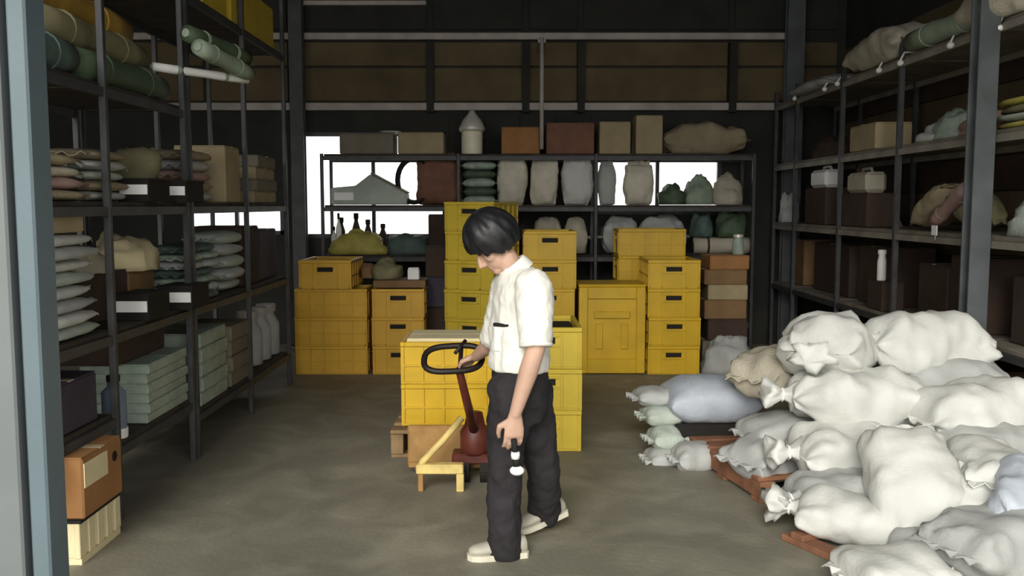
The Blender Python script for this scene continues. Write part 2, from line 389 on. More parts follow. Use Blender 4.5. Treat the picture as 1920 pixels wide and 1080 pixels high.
def sack(name, label, cat, loc, L, W, T, rz=0, pitch=0, roll=0, m=None, seed=1, ends='seam', hi=False, group=None, wr=1.0):
    t = thing(name, label, cat, loc, 0, group)
    t.rotation_euler = Matrix(Matrix.Rotation(rz, 3, 'Z') @ Matrix.Rotation(pitch, 3, 'Y') @ Matrix.Rotation(roll, 3, 'X')).to_euler()
    nu, nv = (34, 32) if hi else (14, 14)
    b = sack_mesh(L, W, T, seed, None, nu, nv, wr).build('sack_body', m, t, smooth=True)
    rnd = random.Random(seed + 7)
    for s, kind in ((-1, ends[0] if isinstance(ends, tuple) else ends), (1, ends[1] if isinstance(ends, tuple) else ends)):
        if kind == 'seam':
            q = MB(); n = 10; r0 = []; wd = W * .74
            top = []; bot = []
            for k in range(n + 1):
                y = -wd / 2 + wd * k / n; x = s * (L / 2 - .004); x2 = s * (L / 2 + .035 + .012 * rnd.random())
                zz = .014 * math.sin(k * 1.9 + seed)
                top.append((x, y, .004)); bot.append((x2, y * .98, zz))
            vs = top + bot + [(a, b_, c_ - .007) for a, b_, c_ in top] + [(a, b_, c_ - .007) for a, b_, c_ in bot]
            fs = []; m1 = n + 1
            for k in range(n):
                fs += [(k, k + 1, m1 + k + 1, m1 + k), (2 * m1 + k, 3 * m1 + k, 3 * m1 + k + 1, 2 * m1 + k + 1), (m1 + k, m1 + k + 1, 3 * m1 + k + 1, 3 * m1 + k)]
            q.add(vs, fs).build('seam_edge', m, t)
        elif kind == 'tuft':
            rs = []; nn = 18
            for k, (dx, rr) in enumerate(((-.03, .10), (.02, .05), (.05, .032), (.075, .05), (.11, .085), (.14, .10), (.15, .07))):
                ring = []
                for j in range(nn):
                    an = 2 * math.pi * j / nn; f = 1 + (.28 if k > 2 else .12) * math.sin(an * 5 + seed + k * .3)
                    ring.append(Vector((s * (L / 2 - .01 + dx) + (.02 * math.sin(an * 3 + seed) if k > 3 else 0), rr * f * math.cos(an) * W / .42, rr * f * math.sin(an) * .8)))
                rs.append(ring)
            nk = MB().rings(rs).build('tied_neck', m, t, smooth=True)
            MB().tube([(s * (L / 2 + .04), .04 * W / .42 * math.cos(a), .034 * math.sin(a)) for a in [2 * math.pi * j / 10 for j in range(11)]], .007, 6).build('tie_cord', M['tie'], nk)
    return t
def sack_stack(desc, where, n, x, y, z, L, W, T, rz, ms, seed, group, cat='sack', name='sack', jit=.02, pitch_=.9):
    rnd = random.Random(seed)
    for i in range(n):
        sack(name, '%s, %s %s' % (desc, nth(i, n), where), cat,
             (x + rnd.uniform(-jit, jit), y + rnd.uniform(-jit, jit), z + T * (.45 + i * pitch_)), L * rnd.uniform(.96, 1.03), W * rnd.uniform(.95, 1.04), T * 1.1,
             rz + rnd.uniform(-.05, .05), 0, 0, ms[i % len(ms)], seed * 31 + i, group=group)
def roll(name, label, p0, p1, r, m, cat='roll', mend=None):
    p0, p1 = Vector(p0), Vector(p1)
    t = thing(name, label, cat, p0)
    d = p1 - p0; pts = [Vector((0, 0, 0)) + d * k / 6 + Vector((0, 0, noised((k, p0.x, p0.y), 1.3, r * .12))) for k in range(7)]
    MB().tube(pts, [r * (1 + .07 * math.sin(k * 2.1 + p0.y)) for k in range(7)], 16).build('roll_body', m, t, smooth=True)
    u = d.normalized()
    for k in (1.5, 4.5):
        c = d * k / 6
        MB().tube([c - u * .012, c + u * .012], r * 1.1, 16).build('strap', M['tie'] if mend is None else mend, t)
    for e, s in ((Vector((0, 0, 0)), -1), (d, 1)):
        MB().tube([e + u * s * .001, e + u * s * .012], r * .5, 12).build('roll_core', mend or m, t)
    return t
def heap(name, label, cat, c, sx, sy, sz, m, seed, ms=None, group=None):
    # a crumpled soft bundle, flat-based
    t = thing(name, label, cat, c, 0, group)
    off = Vector((seed * 3.7, seed * 1.9, seed * .7)); rs = []; nu, nv = 20, 12
    for i in range(nv + 1):
        ph = (math.pi / 2) * i / nv * .995
        ring = []
        for j in range(nu):
            a = 2 * math.pi * j / nu
            d = Vector((math.cos(a) * math.cos(ph), math.sin(a) * math.cos(ph), math.sin(ph)))
            f = 1 + .30 * noise.noise(d * 1.7 + off) + .14 * noise.noise(d * 4.5 + off)
            ring.append(Vector((d.x * sx / 2 * f, d.y * sy / 2 * f, d.z ** .8 * sz * f if d.z > 0 else 0)))
        rs.append(ring)
    MB().rings(rs).build('bundle_body', m, t, smooth=True)
    if ms:
        q = MB(); q.tube([(sx * .5 * math.cos(a) * .62, sy * .52 * math.sin(a) * .2, sz * (.1 + .93 * abs(math.sin(a)))) for a in [math.pi * k / 10 for k in range(11)]], .012, 6)
        q.build('strap', ms, t)
    return t
def bottle(name, label, x, y, z, r, h, m, mcap, cat='bottle', neck=.35):
    t = thing(name, label, cat, (x, y, z))
    MB().lathe([(r * .9, 0), (r, .01), (r, h * .62), (r * neck, h * .8), (r * neck, h * .88)], 14).build('bottle_body', m, t, smooth=True)
    MB().lathe([(r * neck * 1.25, h * .86), (r * neck * 1.25, h), (r * neck * .6, h + .004)], 12).build('cap', mcap, t)
    return t
def bin_box(label, x, y, z, sx, sy, sz, m, card_m, face='+X', group=None, name='storage_bin'):
    t = thing(name, label, 'bin', (x, y, z), 0, group)
    b = MB(); k = .012
    b.bx(-sx / 2, sx / 2, -sy / 2, sy / 2, 0, k); b.bx(-sx / 2, -sx / 2 + k, -sy / 2, sy / 2, k, sz); b.bx(sx / 2 - k, sx / 2, -sy / 2, sy / 2, k, sz)
    b.bx(-sx / 2 + k, sx / 2 - k, -sy / 2, -sy / 2 + k, k, sz); b.bx(-sx / 2 + k, sx / 2 - k, sy / 2 - k, sy / 2, k, sz)
    bb = b.build('bin_body', m, t)
    l = MB(); l.bx(-sx / 2 - .006, sx / 2 + .006, -sy / 2 - .006, sy / 2 + .006, sz, sz + .012); l.build('lid', m, t)
    MB().bx(-sx * .46, sx * .46, -sy / 2 - .004, -sy / 2, sz * .34, sz * .8).build('label_card', card_m, bb)
    return t

# ================================================================ YELLOW CRATES
CL, CW, CH = .66, .47, .272
def crate_meshes():
    k = .016; b = MB(); hx, hy = CL / 2, CW / 2
    b.bx(-hx, hx, -hy, hy, 0, .02)
    z1 = CH - .03
    # end walls (at +-X) with a hand hole
    hw, h0, h1 = .075, CH * .60, CH * .76
    for s in (-1, 1):
        xa, xb = sorted((s * hx, s * (hx - k)))
        b.bx(xa, xb, -hy, hy, .02, h0); b.bx(xa, xb, -hy, -hw, h0, h1); b.bx(xa, xb, hw, hy, h0, h1); b.bx(xa, xb, -hy, hy, h1, z1)
    for s in (-1, 1):
        ya, yb = sorted((s * hy, s * (hy - k)))
        b.bx(-hx + k, hx - k, ya, yb, .02, z1)
    body = b.mesh('crate_body', M['yellow'])
    r = MB(); e = .013
    for s in (-1, 1):
        xa, xb = sorted((s * (hx - k), s * (hx + e))); r.bx(xa, xb, -hy - e, hy + e, z1, CH)
        ya, yb = sorted((s * (hy - k), s * (hy + e))); r.bx(-hx + k, hx - k, ya, yb, z1, CH)
    rim = r.mesh('rim', M['yellow'], .004)
    ribs = MB()
    for s in (-1, 1):
        ye = s * (hy + .005)
        for x in (-.325, -.20, -.07, .07, .20, .325): ribs.box((x, ye, (z1) / 2), (.012, .012, z1 - .004))
        for z in (.012, z1 * .5): ribs.box((0, ye, z), (CL, .012, .012))
        xe = s * (hx + .005)
        for y in (-.228, -.115, .115, .228): ribs.box((xe, y, z1 / 2), (.012, .012, z1 - .004))
        ribs.box((xe, 0, .012), (.012, CW, .012)); ribs.box((xe, 0, h0 - .012), (.014, .2, .012)); ribs.box((xe, 0, h1 + .012), (.014, .2, .012))
    rb = ribs.mesh('rib_grid', M['yellow'])
    inn = MB().bx(-hx + k + .002, hx - k - .002, -hy + k + .002, hy - k - .002, .022, CH * .86).mesh('dark_fill', M['hole'], .01)  # black block added so the hand holes read as dark inside
    return [('crate_body', body), ('rim', rim), ('rib_grid', rb), ('dark_fill', inn)]
CRM = {}
base_c = crate_meshes()
for key in ('yellow', 'yellow2', 'yellow3'):
    lst = []
    for nme, me in base_c:
        if key == 'yellow' or nme == 'dark_fill': lst.append((nme, me)); continue
        m2 = me.copy(); m2.materials.clear(); m2.materials.append(M[key]); lst.append((nme, m2))
    CRM[key] = lst
def crate(label, loc, rz, key, group):
    t = thing('plastic_crate', label, 'crate', loc, rz, group)
    for nme, me in CRM[key]: link(nme, me, t)
    return t
def crate_stack(desc, n, x, y, z, rz, seed, group, key0=None):
    rnd = random.Random(seed)
    for i in range(n):
        key = key0 or rnd.choice(['yellow', 'yellow', 'yellow2', 'yellow3'])
        crate('yellow crate, %s %s' % (nth(i, n), desc), (x + rnd.uniform(-.006, .006), y + rnd.uniform(-.006, .006), z + i * CH), rz + rnd.uniform(-.015, .015), key, group)
H = math.pi / 2
YC = 8.5
GB = 'yellow crates along the back rack'
def cx(pa, pb, y=YC, py=620): return at((pa + pb) / 2, py, y).x
crate_stack('in the broad stack at the back row\'s left end', 3, cx(553, 690), YC + CW / 2, 0, 0, 1, GB, 'yellow2')
crate('yellow plastic crate turned end-on, alone on top of the broad left stack', (cx(560, 662, YC, 515), YC + .06 + CL / 2 - .1, 3 * CH), H, 'yellow2', GB)
crate_stack('in the narrow stack with a brown board on top', 3, cx(696, 797), YC + CL / 2, 0, H, 2, GB, 'yellow2')
crate_stack('of the tall stack just left of the man', 6, at(905, 520, 8.6).x, 8.66 + .02, 0, H - .36, 3, GB, 'yellow3')
crate_stack('of the tall stack just right of the man\'s back', 5, cx(982, 1077), YC + CL / 2, 0, H, 4, GB)
crate_stack('of the narrow stack at the back row\'s right end', 4, cx(1213, 1313), YC + CL / 2, 0, H, 5, GB, 'yellow')
crate_stack('of the stack standing behind the big yellow bin', 5, at(1222, 480, 9.2).x, 9.2 + CW / 2 + .01, 0, 0, 6, GB, 'yellow')
# big bin with a raised frame
x0, x1 = at(1085, 620, YC).x, at(1210, 620, YC).x; wbin = x1 - x0; zt = at(1150, 533, YC).z
t = thing('plastic_bin', 'tall single yellow plastic bin with a raised frame and cross bar', 'bin', ((x0 + x1) / 2, YC + .26, 0))
MB().bx(-wbin / 2 + .012, wbin / 2 - .012, -.235, .235, 0, zt - .03).build('bin_body', M['yellow'], t, .015)
f = MB(); fw = .085; hw2 = wbin / 2
f.bx(-hw2, -hw2 + fw, -.262, -.235, .01, zt - .03); f.bx(hw2 - fw, hw2, -.262, -.235, .01, zt - .03)
f.bx(-hw2 + fw, hw2 - fw, -.262, -.235, .01, .15); f.bx(-hw2 + fw, hw2 - fw, -.262, -.235, zt - .14, zt - .03)
f.build('raised_frame', M['yellow'], t, .006)
MB().bx(-.17, .17, -.258, -.235, zt * .62, zt * .70).build('cross_bar', M['yellow'], t, .006)
for s in (-1, 1): MB().bx(s * .12 - .035, s * .12 + .035, -.252, -.235, zt * .28, zt * .56).build('upright_rib', M['yellow'], t, .005)
MB().bx(-hw2 - .006, hw2 + .006, -.268, .25, zt - .03, zt).build('lid', M['yellow'], t, .01)
# brown board on the narrow stack
carton('flat_carton', 'flat brown carton lying on the narrow yellow stack', 'box', cx(700, 795), YC + .33, 3 * CH + .002, .5, .5, .07, M['card'])

# load on the pallet
GP = 'yellow crates of the pallet load'
PZ = .19
xf = (at(752, 720, 5.72).x + CL / 2 + .01)
crate_stack('in the front of the pallet load beside the truck handle', 2, xf, 5.72 + CW / 2, PZ, 0, 11, GP, 'yellow')
crate_stack('of the floor stack behind the man\'s legs', 3, (at(953, 750, 5.8).x + at(1086, 750, 5.8).x) / 2, 5.8 + CL / 2, 0, H, 13, GP, 'yellow3')
carton('cream_pack', 'flat cream pack filling the front pallet crate', 'pack', xf, 5.72 + CW / 2, PZ + CH * 1.88, CL - .05, CW - .05, .05, M['cream'], 0, False)
t = thing('wooden_pallet', 'brown wooden pallet under the yellow crates at the pallet truck', 'pallet', (xf, 6.2, 0))
for i in range(6):
    y = -.52 + i * .2
    MB().bx(-.40, .38, y - .06, y + .075, PZ - .03, PZ - .006).build('deck_board', M['wood'], t, .004)
for x in (-.36, -.01, .34): MB().bx(x - .04, x + .04, -.56, .56, .025, PZ - .03).build('stringer', M['wood'], t, .004)
for y in (-.5, 0, .5): MB().bx(-.40, .38, y - .05, y + .05, 0, .025).build('bottom_board', M['wood'], t, .004)

# ================================================================ PALLET TRUCK
jx = at(890, 830, 5.12).x
t = thing('pallet_truck', 'hand pallet truck with a black loop handle and worn yellow frame', 'pallet truck', (jx, 5.15, 0))
def L_(p): return Vector(p) - Vector((jx, 5.15, 0))
hc = L_(at(850, 672, 4.66)); a1 = Vector((.15, .02, .004)); a2 = Vector((0, .07, .055))
pts = []
for k in range(33):
    a = 2 * math.pi * k / 32; ca, sa = math.cos(a), math.sin(a)
    pts.append(hc + a1 * math.copysign(abs(ca) ** .6, ca) + a2 * math.copysign(abs(sa) ** .75, sa))
hl = MB().tube(pts, .016, 10).build('handle_loop', M['jackblk'], t, smooth=True)
sb = L_(at(890, 812, 5.12)); st = hc + a1 * .22 - a2 * .9
MB().tube([st, st.lerp(sb, .5), sb], [.02, .024, .028], 12).build('handle_shaft', M['jackred'], t, smooth=True)
MB().tube([hc + a1 * .25 - a2 * .95, hc + a1 * .25 + a2 * .95], .012, 8).build('handle_cross_bar', M['jackblk'], hl, smooth=True)
MB().tube([hc + a1 * .05 + a2 * .4, hc + a1 * .4 + a2 * 1.1 + Vector((0, 0, .02))], .01, 8).build('release_lever', M['jackblk'], hl, smooth=True)
MB().lathe([(.075, .17), (.085, .19), (.085, .3), (.06, .34), (.045, .41), (.03, .415)], 18).build('pump_housing', M['jackred'], t, smooth=True)
MB().box((0, 0, .15), (.26, .14, .06)).build('steering_head', M['jackred'], t, .01)
for s in (-1, 1):
    MB().tube([(s * .03, 0, .085), (s * .085, 0, .085)], .085, 20).build('steer_wheel', M['hole'], t, smooth=False)
for s in (-1, 1):
    x = xf - jx + s * .175
    fk = MB().bx(x - .07, x + .07, .10, 1.25, .05, .085).build('fork', M['jackorg'], t, .006)
    MB().tube([(x - .04, .9, .03), (x + .04, .9, .03)], .03, 14).build('fork_roller', M['hole'], fk)
MB().bx(xf - jx - .25, xf - jx + .25 , .12, .16, .05, .30).build('fork_back_plate', M['jackorg'], t, .01)
yf = 4.98
q = [at(866, 783, 5.08), at(830, 826, 5.02), at(792, 866, yf), at(784, 877, yf), at(800, 880, yf), at(858, 881, yf)]
MB().tube([L_(p) for p in q], .02, 10).build('bent_frame_tube', M['jackyel'], t, smooth=True)
q = [L_(at(784, 877, yf)), L_(at(866, 880, yf))]
MB().bx(q[0].x - .01, q[1].x + .01, q[0].y - .03, q[0].y + .03, q[0].z - .03, q[0].z + .025).build('foot_bar', M['jackyel'], t, .006)
z0 = q[0].z - .03
MB().bx(q[1].x - .03, q[1].x + .012, q[0].y - .025, q[0].y + .025, 0.0, z0).build('foot_leg', M['jackyel'], t, .004)
MB().bx(q[0].x + .0, q[0].x + .03, q[0].y - .02, q[0].y + .02, 0.0, z0).build('foot_leg', M['jackorg'], t, .004)

# ================================================================ WHITE SACK PILE (right)
GS = 'white sacks of the pile on the right'
def psack(label, pa, pb, ta, tb, Y, m, W=None, yaw=0, pitch=0, roll=0, ends='seam', seed=1, endon=False, L=None, T=None, name='stuffed_sack', wr=1.35):
    c = at((pa + pb) / 2, (ta + tb) / 2, Y); k = Y / F
    w_ = (pb - pa) * k; h_ = (tb - ta) * k
    zmin = 0
    if endon: ln, wd, th = L or .72, w_ , T or h_ * 1.05
    else: ln, wd, th = L or w_, W or .42, T or h_ * 1.08
    c.z = max(c.z, th * .40 * math.cos(pitch) + ln * .42 * abs(math.sin(pitch)))
    sack(name, label, 'sack', (c.x, c.y, c.z), ln, wd, th, yaw, pitch, roll, m, seed, ends, True, GS, wr)
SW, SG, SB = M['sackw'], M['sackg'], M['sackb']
psack('round white sack end facing out at the top left of the sack pile', 1466, 1630, 590, 706, 5.25, SW, endon=True, yaw=R(62), ends=('tuft', 'seam'), seed=21, L=.62)
psack('wide white sack at the top right of the pile with a tied corner', 1618, 1846, 592, 706, 5.25, SW, yaw=R(6), pitch=R(5), ends=('tuft', 'seam'), seed=22)
psack('dull beige sack at the upper left rear of the white pile', 1400, 1530, 655, 745, 5.5, SB, yaw=R(40), seed=23, L=.62)
psack('greyish sack lying just under the top right white sack', 1690, 1866, 672, 760, 5.15, SG, yaw=R(-10), seed=24, L=.66)
psack('long white sack across the middle of the pile, pointing right', 1478, 1750, 692, 806, 4.95, SW, yaw=R(-4), pitch=R(3), ends=('tuft', 'seam'), seed=25, L=.78)
psack('white sack at the right edge below the long middle sack', 1715, 1950, 716, 826, 4.72, SW, yaw=R(10), pitch=R(-6), seed=26)
psack('bright white sack with a bunched neck, third layer of the pile', 1484, 1726, 792, 900, 4.75, SW, yaw=R(3), ends=('tuft', 'seam'), seed=27, L=.66)
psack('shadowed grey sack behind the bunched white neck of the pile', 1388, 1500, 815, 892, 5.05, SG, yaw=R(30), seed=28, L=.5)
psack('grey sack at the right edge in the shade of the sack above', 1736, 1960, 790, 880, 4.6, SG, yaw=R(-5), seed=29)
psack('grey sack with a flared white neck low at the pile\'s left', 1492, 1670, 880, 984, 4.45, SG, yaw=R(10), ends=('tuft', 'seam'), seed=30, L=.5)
psack('big slumped white sack leaning down the front of the pile', 1624, 1792, 836, 1040, 4.18, SW, yaw=R(78), pitch=R(-42), ends='seam', seed=31, endon=True, L=.62, T=.34, wr=1.0)
psack('rounded white sack end at the right of the big slumped sack', 1786, 1910, 832, 920, 4.25, SW, yaw=R(70), endon=True, seed=32, L=.55)
psack('small white sack hanging below the rounded sack end', 1782, 1876, 896, 1004, 4.05, SW, yaw=R(82), pitch=R(-50), endon=True, seed=33, L=.36, T=.22)
psack('blue-grey sack cut off by the right frame edge', 1866, 1990, 856, 1016, 4.0, M['bluewrap'], yaw=R(60), endon=True, seed=34, L=.6, T=.34)
psack('crumpled white sack spilling at the pile\'s lower left edge', 1506, 1672, 955, 1048, 4.22, SW, yaw=R(-24), pitch=R(4), seed=35, L=.46, ends=('tuft', 'seam'))
psack('white sack at the bottom edge of the picture in front of the pile', 1590, 1770, 1036, 1130, 3.62, SW, yaw=R(8), seed=36, L=.42)
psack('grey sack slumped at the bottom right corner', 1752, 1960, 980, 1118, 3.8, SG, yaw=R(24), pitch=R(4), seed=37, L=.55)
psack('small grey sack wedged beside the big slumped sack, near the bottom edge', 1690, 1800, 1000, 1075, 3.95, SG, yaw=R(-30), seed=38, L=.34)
for k, (x, y, z, yaw) in enumerate(((1.72, 5.2, .28, .2), (2.3, 5.1, .28, -.1), (2.0, 4.55, .13, .1), (2.5, 4.6, .14, .2), (2.25, 4.25, .13, -.1))):
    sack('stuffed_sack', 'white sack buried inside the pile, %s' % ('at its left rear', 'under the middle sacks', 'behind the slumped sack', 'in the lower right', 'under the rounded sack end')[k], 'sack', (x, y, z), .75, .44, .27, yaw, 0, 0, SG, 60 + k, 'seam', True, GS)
# wooden pallets below the pile
def pallet(label, x, y, rz, sx, sy, m, z=0, n=6):
    t = thing('wooden_pallet', label, 'pallet', (x, y, z), rz)
    for i in range(n):
        yy = -sy / 2 + sy * (i + .5) / n
        MB().bx(-sx / 2, sx / 2, yy - sy / n * .4, yy + sy / n * .4, .115, .14).build('deck_board', m, t, .004)
    for x_ in (-sx / 2 + .05, 0, sx / 2 - .05): MB().bx(x_ - .045, x_ + .045, -sy / 2, sy / 2, .02, .115).build('stringer', m, t, .004)
    for yy in (-sy / 2 + .05, 0, sy / 2 - .05): MB().bx(-sx / 2, sx / 2, yy - .05, yy + .05, 0, .02).build('bottom_board', m, t, .003)
pallet('reddish wooden pallet under the white sack pile', 1.76, 5.34, R(13), 1.1, .95, M['woodr'])
p = onZ(1545, 1035, .02)
t = thing('wooden_board', 'short reddish board on the floor at the front of the sack pile', 'board', (p.x + .03, p.y, 0), R(-62))
MB().bx(-.26, .26, -.05, .05, 0, .03).build('plank', M['woodr'], t, .004)
MB().bx(-.2, -.12, -.05, .05, .03, .06).build('cleat', M['woodr'], t, .004)
# blue-grey bundle and small packs at the left of the pile
p = at(1330, 752, 5.75)
zb = at(1330, 796, 5.62).z
t = thing('wrapped_bundle', 'flat blue-grey wrapped bundle at the left of the sack pile', 'bundle', (p.x, 5.8, zb), R(4))
sack_mesh(.58, .46, .32, 77, None, 26, 24, .45, .8, .02).build('bundle_body', M['bluewrap'], t, smooth=True).location = (0, 0, .125)
for x in (-.15, .16):
    MB().tube([(x, .215 * math.cos(a), .125 + .145 * math.sin(a)) for a in [2 * math.pi * k / 20 for k in range(21)]], .007, 6).build('strap', M['sackg'], t)
GT = 'black void filler under the blue-grey bundle'
carton('dark_carton', 'black filler box standing in for the dark void beneath the blue-grey bundle', 'box', p.x + .03, 5.84, 0, .56, .36, max(.1, zb - .002), M['hole'], R(4), False)  # black box painted in for the dark void below the bundle
for k, (pa, pb, ta, tb, Y, m, lb) in enumerate(((1190, 1272, 724, 760, 5.8, SG, 'thin grey pack, upper of two at the left end of the blue-grey bundle'),
        (1204, 1276, 758, 796, 5.75, M['sackgr'], 'thin pale pack, lower of two at the left end of the blue-grey bundle'),
        (1218, 1276, 800, 840, 5.65, M['sackgr'], 'small pale green sack, upper of the two on the floor left of the pile'),
        (1212, 1280, 838, 876, 5.6, SG, 'small grey sack, lower of the two on the floor left of the pile'),
        (1262, 1346, 828, 884, 5.45, SG, 'small crumpled grey sack on the floor before the black filler box'))):
    c = at((pa + pb) / 2, (ta + tb) / 2, Y); kk = Y / F
    sack('small_sack', lb, 'sack', (c.x, c.y, c.z), (pb - pa) * kk, .26, (tb - ta) * kk * 1.1, R(8), 0, 0, m, 90 + k, 'seam', True)

# ================================================================ LEFT RACK CONTENTS
def lb(px0, px1, py, X=LX):   # Y range seen along the rack front
    return onX(px0, py, X).y, onX(px1, py, X).y
def lz(px, py, X=LX): return onX(px, py, X).z
# white sack stack, near bay
y0, y1 = 3.86, 4.42
sack_stack('pale woven sack', 'of the tall stack behind the blue-grey column', 8, LX - .24, (y0 + y1) / 2 , .98, .68, .44, .068, H, [M['sackgr'], SW, SG, SW], 5, 'pale sacks stacked on the near left rack')
sack_stack('dull beige flat bag', 'of the small stack on the upper near-left shelf', 4, LX - .2, 3.72, 1.62, .46, .36, .068, H, [SB, M['sackgr'], M['sackt']], 8, 'flat bags on the upper left shelf')
sack_stack('brownish flat bag', 'of the loose stack beside the first left post', 4, LX - .22, 4.2, 1.62, .38, .36, .06, H - .3, [M['sackt'], M['pink'], SB], 9, 'flat bags on the upper left shelf')
sack_stack('grey flat bag', 'of the stack behind the leaning olive bag', 5, LX - .24, 4.72, 1.62, .46, .38, .058, H, [SG, M['sackt'], M['sackgr']], 10, 'flat bags on the upper left shelf')
sack('leaning_bag', 'olive bag leaning diagonally on the upper left shelf', 'bag', (LX - .2, 5.26, 1.78), .42, .3, .16, H, R(-38), 0, M['olive'], 41)
sack('leaning_bag', 'dusty brown bag slumped beside the leaning olive bag', 'bag', (LX - .3, 5.4, 1.73), .3, .3, .16, H, R(30), 0, M['pink'], 42)
# small shelf below the upper board: labelled bins
for k, (pa, pb, Y, qa, qb, Y2) in enumerate(((225, 272, 4.92, 218, 272, 4.86), (292, 343, 5.36, 300, 355, 5.36))):
    xa, xb = at(pa, 350, Y).x, at(pb, 350, Y).x
    bin_box('black bin with a white card on the upper left shelf, %s' % ('nearer one', 'farther one')[k], (xa + xb) / 2, Y + .16, 1.62, xb - xa + .03, .3, .115, M['hole'], M['white'])
    xa, xb = at(qa, 572, Y2).x, at(qb, 572, Y2).x
    bin_box('black bin with a white card on the middle left shelf, %s' % ('nearer one', 'farther one')[k], (xa + xb) / 2, Y2 + .16, .98, xb - xa + .03, .3, .13, M['hole'], M['white'])
# the middle shelf behind the bins
carton('brown_carton', 'dark brown carton on the middle shelf behind the labelled bins', 'box', LX - .36, 4.85, .98, .34, .6, .26, M['cardd'])
carton('brown_carton', 'reddish dark carton on the middle shelf under the cream plastic bag', 'box', LX - .36, 5.35, .98, .34, .38, .24, M['card'])
heap('plastic_bag', 'crumpled cream plastic bag slung over a carton on the left rack', 'bag', (LX - .3, 5.3, 1.222), .34, .5, .2, M['cream'], 4)
heap('plastic_bag', 'small beige bag drooping beside the cream plastic bag', 'bag', (LX - .32, 4.8, 1.243), .3, .4, .16, M['sackb'], 6)
carton('cream_carton', 'small cream box on the white sack stack under the upper shelf', 'box', LX - .16, 4.1, 1.475, .26, .42, .09, M['cardt'], tape=False)
# far bays, middle shelf
for k, px in enumerate((376, 404)):
    ya, yb = lb(px - 14, px + 13, 490)
    sack_stack('thin grey-green pack', 'of the %s thin-pack stack, farther left rack' % ('nearer', 'second')[k], 7, LX - .16, (ya + yb) / 2, .98, yb - ya - .02, .3, .058, H, [M['teal'], SG, M['greeng']], 51 + k, 'thin packs on the farther left rack', 'pack', 'flat_pack', .012)
ya, yb = lb(428, 478, 480)
sack_stack('pale folded bag', 'of the slanting pale stack on the farther left rack', 5, LX - .16, (ya + yb) / 2 - .1, .98, .5, .3, .095, H, [M['sackgr'], SG], 55, 'pale folded bags on the farther left rack', jit=.05)
carton('dark_carton', 'dark red-brown carton beside the slanting pale stack on the left rack', 'box', LX - .25, 7.12, .98, .4, .44, .46, M['cardd'])
carton('purple_carton', 'dark purple carton at the far end of the left middle shelf', 'box', LX - .3, 7.72, .98, .45, .52, .42, M['purple'])
# far bays, upper shelf
ya, yb = lb(364, 416, 300)
sack_stack('grey flat pouch', 'of the stack right of the second left post', 5, LX - .2, (ya + yb) / 2, 1.62, yb - ya - .05, .34, .075, H, [SG, M['sackt'], M['pink']], 61, 'flat pouches on the farther upper left shelf', 'pouch', 'flat_pouch')
ya, yb = lb(424, 466, 310)
carton('tan_carton', 'upright tan carton on the upper shelf of the farther left rack', 'box', LX - .2, (ya + yb) / 2 - .06, 1.62, .36, min(.62, yb - ya - .2), .40, M['cardt'])
ya, yb = lb(476, 530, 310)
for i in range(4):
    carton('tan_carton', 'flat tan carton, %s of the stack ending the upper left shelf' % nth(i, 4), 'box', LX - .22 + (i % 2) * .015, 7.55, 1.62 + i * .095, .36, .62, .094, M['cardg'] if i % 2 else M['cardt'], .02 * (i - 1), True, 'flat tan cartons on the left rack')
# lower shelf
ya, yb = lb(270, 366, 715)
for i in range(6):
    t = carton('green_pack', 'silvery green pack, %s of the silvery block, low left shelf' % nth(i, 6), 'pack', LX - .2 + .01 * (i % 2), max((ya + yb) / 2 - .03, 4.75), .4 + i * .055, .38, .62, .054, M['greeng'], .01 * (i % 3), False, 'silvery green packs on the low left shelf')
for k, (pa, pb, n, h) in enumerate(((376, 431, 5, .095), (433, 474, 4, .11))):
    ya, yb = lb(pa, pb, 690)
    for i in range(n):
        carton('green_pack', 'grey-green pack, %s of the %s low block, farther left rack' % (nth(i, n), ('nearer', 'farther')[k]), 'pack', LX - .2 + .01 * (i % 2), (ya + yb) / 2, .3 + i * h, .38, yb - ya - .06, h - .001, (M['greeng'], M['cardg'])[k], .012 * (i % 3), False, 'grey-green packs on the farther low left shelf')
for i, yy in enumerate((7.35, 7.62, 7.9)):
    bottle('grey_drum', 'grey drum on the far low left shelf, %s' % ('nearest of three', 'middle of three', 'farthest of three')[i], LX - .16, yy, .3, .115, .44, M['sackg'], M['rail'], 'drum', .6)
carton('dark_carton', 'large dark brown carton on the low left shelf with a pale stick before it', 'box', LX - .3, 5.18, .4 + .332, .34, .66, .17, M['cardd'])
t = thing('blue_canister', 'small blue-grey canister with a white base by the near left rack', 'canister', (LX - .06, 4.62, .4 + .001))
MB().lathe([(.055, .05), (.06, .06), (.06, .24), (.03, .27), (.03, .3)], 16).build('canister_body', M['bluec'], t, smooth=True)
MB().lathe([(.062, 0), (.064, .01), (.064, .05), (.05, .052)], 16).build('canister_base', M['whitep'], t)
MB().lathe([(.034, .295), (.034, .325), (.01, .33)], 12).build('cap', M['hole'], t)
carton('purple_carton', 'dark purple carton on the low shelf behind the near column', 'box', LX - .22, 4.1, .562, .4, .5, .24, M['purple'])
c0 = carton('orange_carton', 'orange-brown carton with a cream label on the low near-left shelf', 'box', LX - .08, 4.12, .208, .36, .40, .28, M['cardo'])
MB().bx(.1802, .1845, -.19, .04, .14, .25).build('paper_label', M['cream'], c0)
MB().bx(-.16, .1, -.2045, -.2002, .14, .25).build('paper_label', M['cream'], c0)
MB().tube([(.1802, .12, .2), (.1835, .12, .2)], .024, 14).build('hand_hole', M['hole'], c0)
t = thing('slatted_tray', 'cream ribbed tray on the floor beside the near column', 'tray', (LX - .08, 4.12, 0), 0)
MB().bx(-.16, .16, -.2, .2, 0, .03).build('tray_floor', M['cream'], t)
